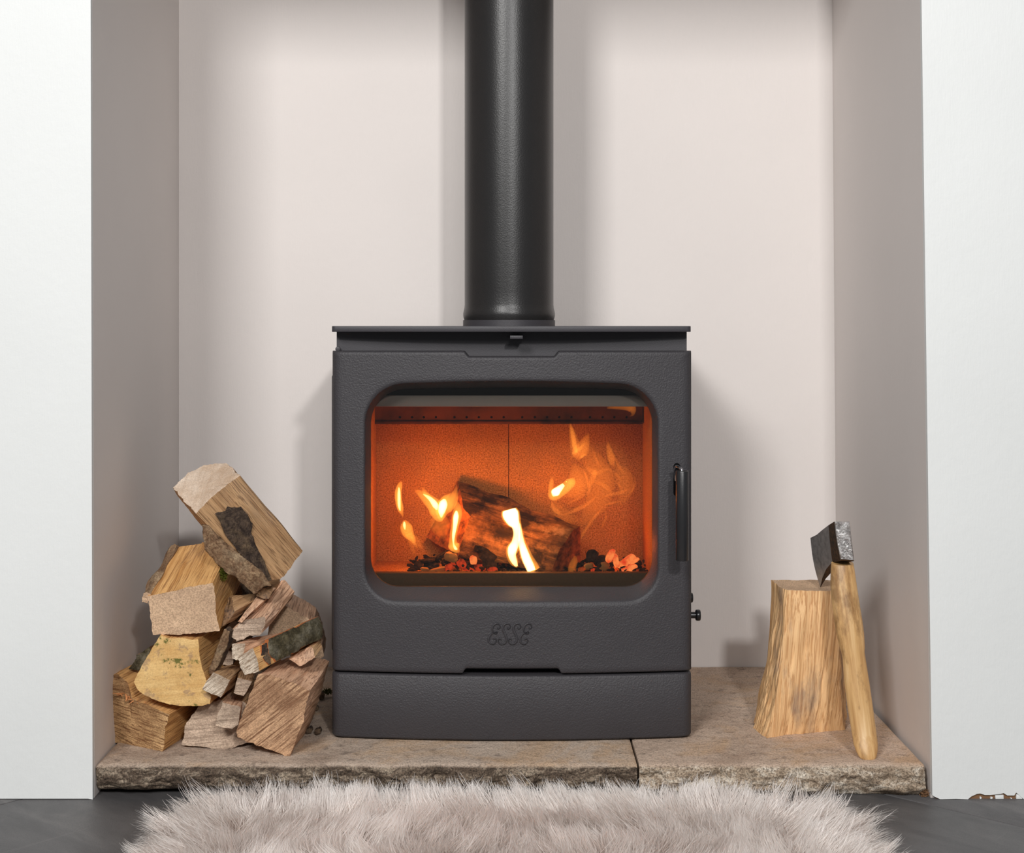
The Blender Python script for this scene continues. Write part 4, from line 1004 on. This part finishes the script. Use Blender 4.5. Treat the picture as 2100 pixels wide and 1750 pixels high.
# flames: closed volumes that glow
def mat_flame(name, col, strength):
    m, nt = newmat(name); g = N(nt); e = g('ShaderNodeEmission'); e.inputs[0].default_value = col; e.inputs[1].default_value = strength
    o = g('ShaderNodeOutputMaterial'); g.link(e.outputs[0], o.inputs['Volume']); return m
M['flame_core'] = mat_flame('flame_core', (1, 0.56, 0.22, 1), 1500)
M['flame_mid'] = mat_flame('flame_mid', (1, 0.36, 0.05, 1), 240)
M['flame_soft'] = mat_flame('flame_soft', (1, 0.28, 0.035, 1), 70)
M['flame_faint'] = mat_flame('flame_faint', (1, 0.26, 0.03, 1), 17)
M['flame_wisp'] = mat_flame('flame_wisp', (1, 0.28, 0.04, 1), 75)
def flame_mesh(path, d, depthk=0.6, grow=1.0, seg=14, n=7):
    pts = smooth_path([tuple(p) for p in path], n); vs, fs = [], []; k = d / FPX
    for i, (x, y, wd) in enumerate(pts):
        xa, ya, _ = pts[max(i - 1, 0)]; xb, yb, _ = pts[min(i + 1, len(pts) - 1)]
        tx, ty = xb - xa, yb - ya; L = math.hypot(tx, ty) or 1; nx, ny = -ty / L, tx / L
        hw = max(0.25, wd * grow / 2); c = P(x, y, d)
        hw *= 1.25
        for s in range(seg):
            a = 2 * math.pi * s / seg
            vs.append((c.x + nx * hw * k * math.cos(a), c.y + hw * k * depthk * math.sin(a) + 0.004 * math.sin(i * .3), c.z - ny * hw * k * math.cos(a)))
    for i in range(len(pts) - 1):
        for s in range(seg): fs.append((i * seg + s, i * seg + (s + 1) % seg, (i + 1) * seg + (s + 1) % seg, (i + 1) * seg + s))
    fs += [tuple(range(seg)), tuple((len(pts) - 1) * seg + s for s in range(seg))]
    return mesh('flame', vs, fs, 80)
def flame(paths, d, label, group=None):
    """paths: (mat, path, depthk); the first is the flame itself, the rest its inner tongues"""
    r = None
    for i, (mt, path, dk) in enumerate(paths):
        o = link('flame' if i == 0 else 'flame_tongue', flame_mesh(path, d, dk), M[mt], r)
        if i == 0: r = tag(o, label, 'flame', group)
    return r
flame([('flame_mid', [(823, 988, 3), (820, 996, 9), (817, 1010, 12), (818, 1030, 12), (821, 1045, 11), (825, 1054, 5), (827, 1062, 1)], .7),
       ('flame_core', [(818, 1000, 2), (818, 1012, 5), (819, 1035, 5), (821, 1048, 2)], .6)], 2.31, 'slender upright flame tongue, highest at the far left of the fire')
flame([('flame_mid', [(830, 1067, 5), (832, 1080, 20), (837, 1092, 20), (845, 1105, 12), (850, 1116, 6), (858, 1126, 1)], .4),
       ('flame_core', [(829, 1070, 2), (829, 1078, 5), (831, 1086, 2)], .6),
       ('flame_soft', [(838, 1095, 14), (843, 1110, 12), (848, 1130, 6), (851, 1142, 1)], .5),
       ('flame_soft', [(846, 1100, 10), (855, 1112, 12), (862, 1120, 8), (868, 1128, 1)], .5)], 2.31, 'small forked flame low at the left, below the slender one')
flame([('flame_mid', [(850, 1005, 2), (860, 1012, 11), (876, 1023, 19), (890, 1036, 25), (898, 1050, 28), (903, 1064, 16), (906, 1070, 3)], .35),
       ('flame_mid', [(936, 995, 2), (934, 1008, 8), (929, 1020, 20), (919, 1031, 28), (908, 1045, 26), (905, 1060, 14), (905, 1069, 3)], .35),
       ('flame_mid', [(866, 1000, 3), (872, 1012, 9), (882, 1022, 8), (890, 1030, 2)], .4),
       ('flame_core', [(868, 1014, 2), (882, 1024, 7), (893, 1036, 10), (896, 1046, 3)], .5),
       ('flame_core', [(912, 1024, 4), (909, 1034, 14), (906, 1048, 12), (905, 1062, 2)], .5),
       ('flame_soft', [(898, 1060, 26), (903, 1080, 34), (908, 1098, 16), (910, 1106, 2)], .25)], 2.29, 'V-shaped bright flame over the left end of the burning log')
flame([('flame_mid', [(937, 1028, 2), (938, 1040, 12), (938, 1055, 17), (934, 1075, 14), (930, 1095, 13), (929, 1110, 14), (931, 1120, 20), (937, 1128, 14), (943, 1131, 3)], .5),
       ('flame_core', [(936, 1048, 3), (935, 1060, 9), (933, 1080, 7), (930, 1100, 5), (930, 1116, 3), (934, 1124, 5), (938, 1127, 2)], .7)], 2.27, 'tall narrow flame in front of the left end of the burning log')
flame([('flame_core', [(1044, 1046, 22), (1047, 1056, 27), (1052, 1068, 22), (1058, 1080, 14), (1060, 1096, 12), (1057, 1112, 13), (1051, 1126, 16), (1050, 1140, 13), (1055, 1152, 10), (1060, 1162, 4)], .45),
       ('flame_mid', [(1044, 1045, 26), (1047, 1056, 32), (1053, 1068, 27), (1059, 1080, 18), (1061, 1096, 15), (1058, 1112, 17), (1051, 1126, 21), (1049, 1140, 18), (1054, 1152, 15), (1061, 1164, 4)], .4)], 2.265, 'brightest white flame at the middle, left one of the pair before the log')
flame([('flame_core', [(1066, 1074, 2), (1067, 1090, 6), (1069, 1110, 10), (1074, 1130, 13), (1080, 1148, 15), (1087, 1162, 15), (1090, 1171, 14)], .55),
       ('flame_mid', [(1066, 1070, 3), (1067, 1090, 10), (1069, 1110, 15), (1075, 1130, 19), (1082, 1148, 21), (1091, 1162, 22), (1097, 1171, 20)], .4)], 2.263, 'white flame at the middle, right one of the pair before the log')
flame([('flame_mid', [(1133, 977, 2), (1131, 990, 8), (1130, 1003, 10), (1134, 1016, 17), (1142, 1016, 16), (1152, 1006, 18), (1164, 996, 18), (1172, 988, 16), (1175, 980, 4)], .4),
       ('flame_core', [(1134, 1018, 3), (1138, 1012, 14), (1146, 1003, 11), (1156, 994, 6)], .6),
       ('flame_soft', [(1176, 950, 4), (1180, 962, 20), (1184, 980, 34), (1182, 998, 38), (1170, 1010, 26), (1154, 1016, 6)], .25)], 2.34, 'curled bright flame above the right half of the log')
flame([('flame_mid', [(1170, 871, 2), (1173, 884, 6), (1176, 900, 8), (1179, 918, 8), (1184, 930, 3)], .35),
       ('flame_soft', [(1169, 868, 3), (1174, 890, 12), (1178, 912, 17), (1176, 932, 10), (1170, 945, 2)], .5)], 2.35, 'thin pointed flame reaching highest on the right')
flame([('flame_soft', [(1207, 888, 2), (1203, 900, 12), (1196, 916, 22), (1188, 930, 26), (1187, 941, 12), (1187, 947, 2)], .5),
       ('flame_mid', [(1200, 908, 2), (1190, 920, 6), (1178, 928, 5), (1172, 929, 1)], .35),
       ('flame_mid', [(1200, 932, 1), (1194, 937, 5), (1188, 940, 2)], .5)], 2.35, 'kite-shaped orange flame just right of the highest one')
flame([('flame_soft', [(1247, 905, 2), (1249, 920, 9), (1253, 938, 13), (1256, 952, 8), (1262, 960, 2)], .7),
       ('flame_soft', [(1260, 932, 2), (1264, 945, 5), (1270, 958, 6), (1280, 972, 2)], .6)], 2.35, 'small orange flame tip at the upper right of the fire')
veil = [('flame_faint', [(1200, 900, 4), (1208, 930, 26), (1222, 960, 44), (1232, 990, 48), (1228, 1020, 44), (1212, 1048, 32), (1196, 1072, 14), (1190, 1084, 2)], .5),
        ('flame_faint', [(1262, 950, 3), (1276, 972, 26), (1284, 996, 28), (1278, 1022, 18), (1268, 1040, 3)], .6),
        ('flame_faint', [(1135, 1020, 3), (1140, 1040, 22), (1156, 1056, 24), (1180, 1066, 12), (1196, 1070, 2)], .6),
        ('flame_soft', [(1202, 955, 2), (1210, 964, 9), (1222, 970, 10), (1236, 966, 6), (1250, 964, 5), (1264, 974, 6), (1276, 988, 2)], .5),
        ('flame_soft', [(1222, 960, 3), (1218, 976, 10), (1212, 990, 8), (1206, 1002, 2)], .6),
        ('flame_soft', [(1214, 990, 2), (1230, 992, 7), (1244, 1000, 8), (1254, 1014, 2)], .5)]
for wp in ([(1234, 1022, 1), (1250, 1016, 5), (1272, 1010, 6), (1292, 1002, 1)], [(1236, 1037, 1), (1254, 1033, 5), (1280, 1026, 1)], [(1228, 1014, 1), (1206, 1034, 6), (1180, 1046, 7), (1150, 1058, 1)],
           [(1131, 1026, 1), (1134, 1040, 7), (1144, 1050, 8), (1154, 1056, 1)], [(1216, 1060, 1), (1206, 1078, 4), (1196, 1094, 5), (1190, 1108, 1)], [(1300, 975, 1), (1303, 990, 3), (1296, 1006, 4), (1284, 1018, 1)],
           [(1238, 1040, 1), (1222, 1058, 5), (1208, 1078, 4), (1198, 1092, 1)], [(1190, 955, 1), (1202, 975, 5), (1208, 1000, 6), (1204, 1022, 1)], [(1240, 1044, 1), (1243, 1060, 4), (1236, 1076, 3), (1231, 1086, 1)],
           [(1160, 1036, 1), (1176, 1028, 5), (1196, 1016, 5), (1214, 1000, 1)], [(1216, 925, 1), (1224, 945, 5), (1236, 962, 1)], [(1258, 985, 1), (1270, 996, 5), (1276, 1010, 1)]):
    veil.append(('flame_wisp', wp, .8))
flame(veil, 2.36, 'faint ragged veil of orange flames at the right of the fire')
flame([('flame_soft', [(1180, 1140, 3), (1178, 1152, 12), (1172, 1165, 13), (1168, 1174, 6)], .6)], 2.262, 'little flame licking the right end of the burning log')
flame([('flame_faint', [(868, 888, 1), (866, 900, 3), (860, 912, 2), (857, 918, 1)], .8)], 2.35, 'faint thin spark of flame high at the left')
flame([('flame_soft', [(1245, 838, 3), (1258, 834, 10), (1280, 834, 12), (1296, 838, 14), (1298, 850, 6), (1290, 854, 1)], .5)], 2.375, 'flame lick curling over the air holes at the top right')

# light given off by the fire (kept inside the firebox)
def fire_light(name, loc, power, col=(1.0, 0.235, 0.02), r=0.012):
    l = bpy.data.lights.new(name, 'POINT'); l.energy = power; l.color = col; l.shadow_soft_size = r
    o = bpy.data.objects.new(name, l); COL.objects.link(o); o.location = loc
fire_light('fire_glow_left', P(905, 1040, 2.29), 1.3)
fire_light('fire_glow_centre', P(1050, 1070, 2.268), 0.5)
fire_light('fire_glow_right', P(1145, 1000, 2.34), 0.22)
fire_light('fire_glow_embers', P(1262, 1120, 2.34), 0.16, (1.0, 0.16, 0.02))

# ------------------------------------------------------------------ sheepskin rug
def rug():
    root = tag(empty('sheepskin_rug', (0, 1.72, 0)), 'fluffy pale grey sheepskin rug on the floor in front of the hearth', 'rug')
    RX, Y0, Y1, rc = 0.452, 1.46, 1.965, 0.10
    def inside(x, y, m=0.0):
        ax = abs(x) - (RX - rc - m); ay = y - (Y1 - rc - m)
        if ay > 0 and ax > 0: return ax * ax + ay * ay < rc * rc
        return (abs(x) < RX - m) and (Y0 < y < Y1 - m)
    out = [(-RX, Y0), (RX, Y0)]
    for k in range(9): a = math.pi / 2 * k / 8; out.append((RX - rc + rc * math.cos(a), Y1 - rc + rc * math.sin(a)))
    for k in range(9): a = math.pi / 2 + math.pi / 2 * k / 8; out.append((-RX + rc + rc * math.cos(a), Y1 - rc + rc * math.sin(a)))
    n = len(out); vs = [(x, y, 0.0005) for x, y in out] + [(x, y, 0.012) for x, y in out]
    m, nt = newmat('hide'); g = N(nt); finish(g, srgb(190, 180, 172), 0.9); M['hide'] = m
    link('hide', mesh('hide', vs, [tuple(range(n)), tuple(range(2 * n - 1, n - 1, -1))] + [(i, (i + 1) % n, n + (i + 1) % n, n + i) for i in range(n)]), m, root)
    rng = np.random.RandomState(5)
    # tufts
    NC = 2600
    cx = rng.uniform(-RX, RX, NC * 2); cy = rng.uniform(Y0, Y1, NC * 2)
    keep = np.array([inside(a, b) for a, b in zip(cx, cy)]); cx, cy = cx[keep][:NC], cy[keep][:NC]; NC = len(cx)
    cang = np.zeros(NC); clen = np.zeros(NC); clean = np.zeros(NC)
    for i in range(NC):
        x, y = cx[i], cy[i]
        fx = 0.9 * noise.noise((x * 5, y * 6, 1.3)) + 0.35 * noise.noise((x * 16, y * 16, 7))
        fy = -0.35 + 0.8 * noise.noise((x * 5, y * 6, 9.7))
        ex = max(0, (abs(x) - RX + 0.12) / 0.12); fx += math.copysign(ex * 1.8, x)
        ey = max(0, (y - Y1 + 0.08) / 0.08); fy += ey * 1.9
        cang[i] = math.atan2(fy, fx) + rng.normal(0, 0.32)
        clean[i] = min(1.25, 0.55 + 0.45 * math.hypot(fx, fy)) * rng.uniform(0.7, 1.15)
        clen[i] = (rng.uniform(0.036, 0.056) + (0.016 if rng.rand() < 0.12 else 0)) * (1 + 0.25 * noise.noise((x * 8, y * 8, 3)))
    NSx = 56
    N_ = NC * NSx
    ci = np.repeat(np.arange(NC), NSx)
    sp = 0.0105
    rx_ = cx[ci] + rng.normal(0, sp, N_); ry_ = cy[ci] + rng.normal(0, sp, N_)
    rx_ = np.clip(rx_, -RX, RX); ry_ = np.clip(ry_, Y0, Y1)
    ang = cang[ci] + rng.normal(0, 0.20, N_); ln = clen[ci] * rng.uniform(0.72, 1.1, N_); lean = clean[ci] * rng.uniform(.8, 1.15, N_)
    tipx = cx[ci] + np.cos(cang[ci]) * clen[ci] * 0.75 * clean[ci]; tipy = cy[ci] + np.sin(cang[ci]) * clen[ci] * 0.75 * clean[ci]
    S = 6; t = np.linspace(0, 1, S)
    th = lean[:, None] * (0.35 + 1.05 * t[None, :])      # angle from vertical grows along the strand
    th = np.minimum(th, 1.62)
    seg = ln[:, None] / (S - 1)
    dx = np.sin(th) * np.cos(ang)[:, None] * seg; dy = np.sin(th) * np.sin(ang)[:, None] * seg; dz = np.cos(th) * seg
    px = rx_[:, None] + np.concatenate([np.zeros((N_, 1)), np.cumsum(dx[:, 1:], 1)], 1)
    py = ry_[:, None] + np.concatenate([np.zeros((N_, 1)), np.cumsum(dy[:, 1:], 1)], 1)
    pz = 0.010 + np.concatenate([np.zeros((N_, 1)), np.cumsum(dz[:, 1:], 1)], 1)
    k = 0.62 * t[None, :] ** 1.5
    px = px * (1 - k) + tipx[:, None] * k; py = py * (1 - k) + tipy[:, None] * k
    ph = rng.uniform(0, 6.28, N_)[:, None]; px += 0.0012 * np.sin(t[None, :] * 5 + ph) * t[None, :]; pz += 0.0010 * np.cos(t[None, :] * 6 + ph) * t[None, :]
    pz = np.maximum(pz, 0.002)
    py = np.minimum(py, 2.046 - 0.002 * rng.rand(N_)[:, None])
    wdt = 0.00042 * (1 - t[None, :] ** 2 * 0.9) * rng.uniform(.7, 1.3, N_)[:, None]
    wa = rng.uniform(-0.7, 0.7, N_)[:, None]
    wx, wy = np.cos(wa) * wdt, np.sin(wa) * wdt
    A = np.stack([px - wx, py - wy, pz], 2); Bv = np.stack([px + wx, py + wy, pz], 2)
    V = np.stack([A, Bv], 2).reshape(-1, 3)          # N,S,2
    V[:, 0] -= 0; V[:, 1] -= 1.72
    b0 = (np.arange(N_) * S * 2)[:, None] + (np.arange(S - 1) * 2)[None, :]
    Fq = np.stack([b0, b0 + 1, b0 + 3, b0 + 2], 2).reshape(-1, 4)
    me = bpy.data.meshes.new('fleece'); me.vertices.add(len(V)); me.vertices.foreach_set('co', V.astype(np.float32).ravel())
    me.loops.add(Fq.size); me.loops.foreach_set('vertex_index', Fq.astype(np.int32).ravel())
    me.polygons.add(len(Fq)); me.polygons.foreach_set('loop_start', (np.arange(len(Fq)) * 4).astype(np.int32))
    me.update()
    me.polygons.foreach_set('use_smooth', np.ones(len(Fq), dtype=bool))
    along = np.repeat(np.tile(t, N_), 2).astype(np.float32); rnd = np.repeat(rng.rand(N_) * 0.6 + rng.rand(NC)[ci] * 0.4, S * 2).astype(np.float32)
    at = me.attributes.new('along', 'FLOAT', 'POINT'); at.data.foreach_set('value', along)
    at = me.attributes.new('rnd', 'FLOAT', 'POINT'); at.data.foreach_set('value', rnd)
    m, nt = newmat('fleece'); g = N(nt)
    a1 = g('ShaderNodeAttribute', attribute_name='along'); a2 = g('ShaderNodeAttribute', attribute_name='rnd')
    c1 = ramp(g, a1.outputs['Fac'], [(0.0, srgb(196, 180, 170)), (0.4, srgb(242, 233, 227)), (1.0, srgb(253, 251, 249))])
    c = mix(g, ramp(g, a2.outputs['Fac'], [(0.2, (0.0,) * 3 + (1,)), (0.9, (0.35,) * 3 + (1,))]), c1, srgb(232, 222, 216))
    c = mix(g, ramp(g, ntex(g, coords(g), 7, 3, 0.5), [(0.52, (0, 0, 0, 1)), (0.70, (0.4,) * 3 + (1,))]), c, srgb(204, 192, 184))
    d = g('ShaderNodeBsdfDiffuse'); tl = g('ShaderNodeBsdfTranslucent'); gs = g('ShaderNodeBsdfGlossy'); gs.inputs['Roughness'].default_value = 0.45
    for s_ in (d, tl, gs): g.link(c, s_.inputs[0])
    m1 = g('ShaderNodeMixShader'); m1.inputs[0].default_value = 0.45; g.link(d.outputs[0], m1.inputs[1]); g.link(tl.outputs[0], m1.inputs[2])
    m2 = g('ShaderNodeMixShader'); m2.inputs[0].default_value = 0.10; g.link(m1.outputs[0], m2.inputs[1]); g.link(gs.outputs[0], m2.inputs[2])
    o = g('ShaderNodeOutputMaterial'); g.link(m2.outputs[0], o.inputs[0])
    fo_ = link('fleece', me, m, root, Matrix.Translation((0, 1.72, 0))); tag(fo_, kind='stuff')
rug()
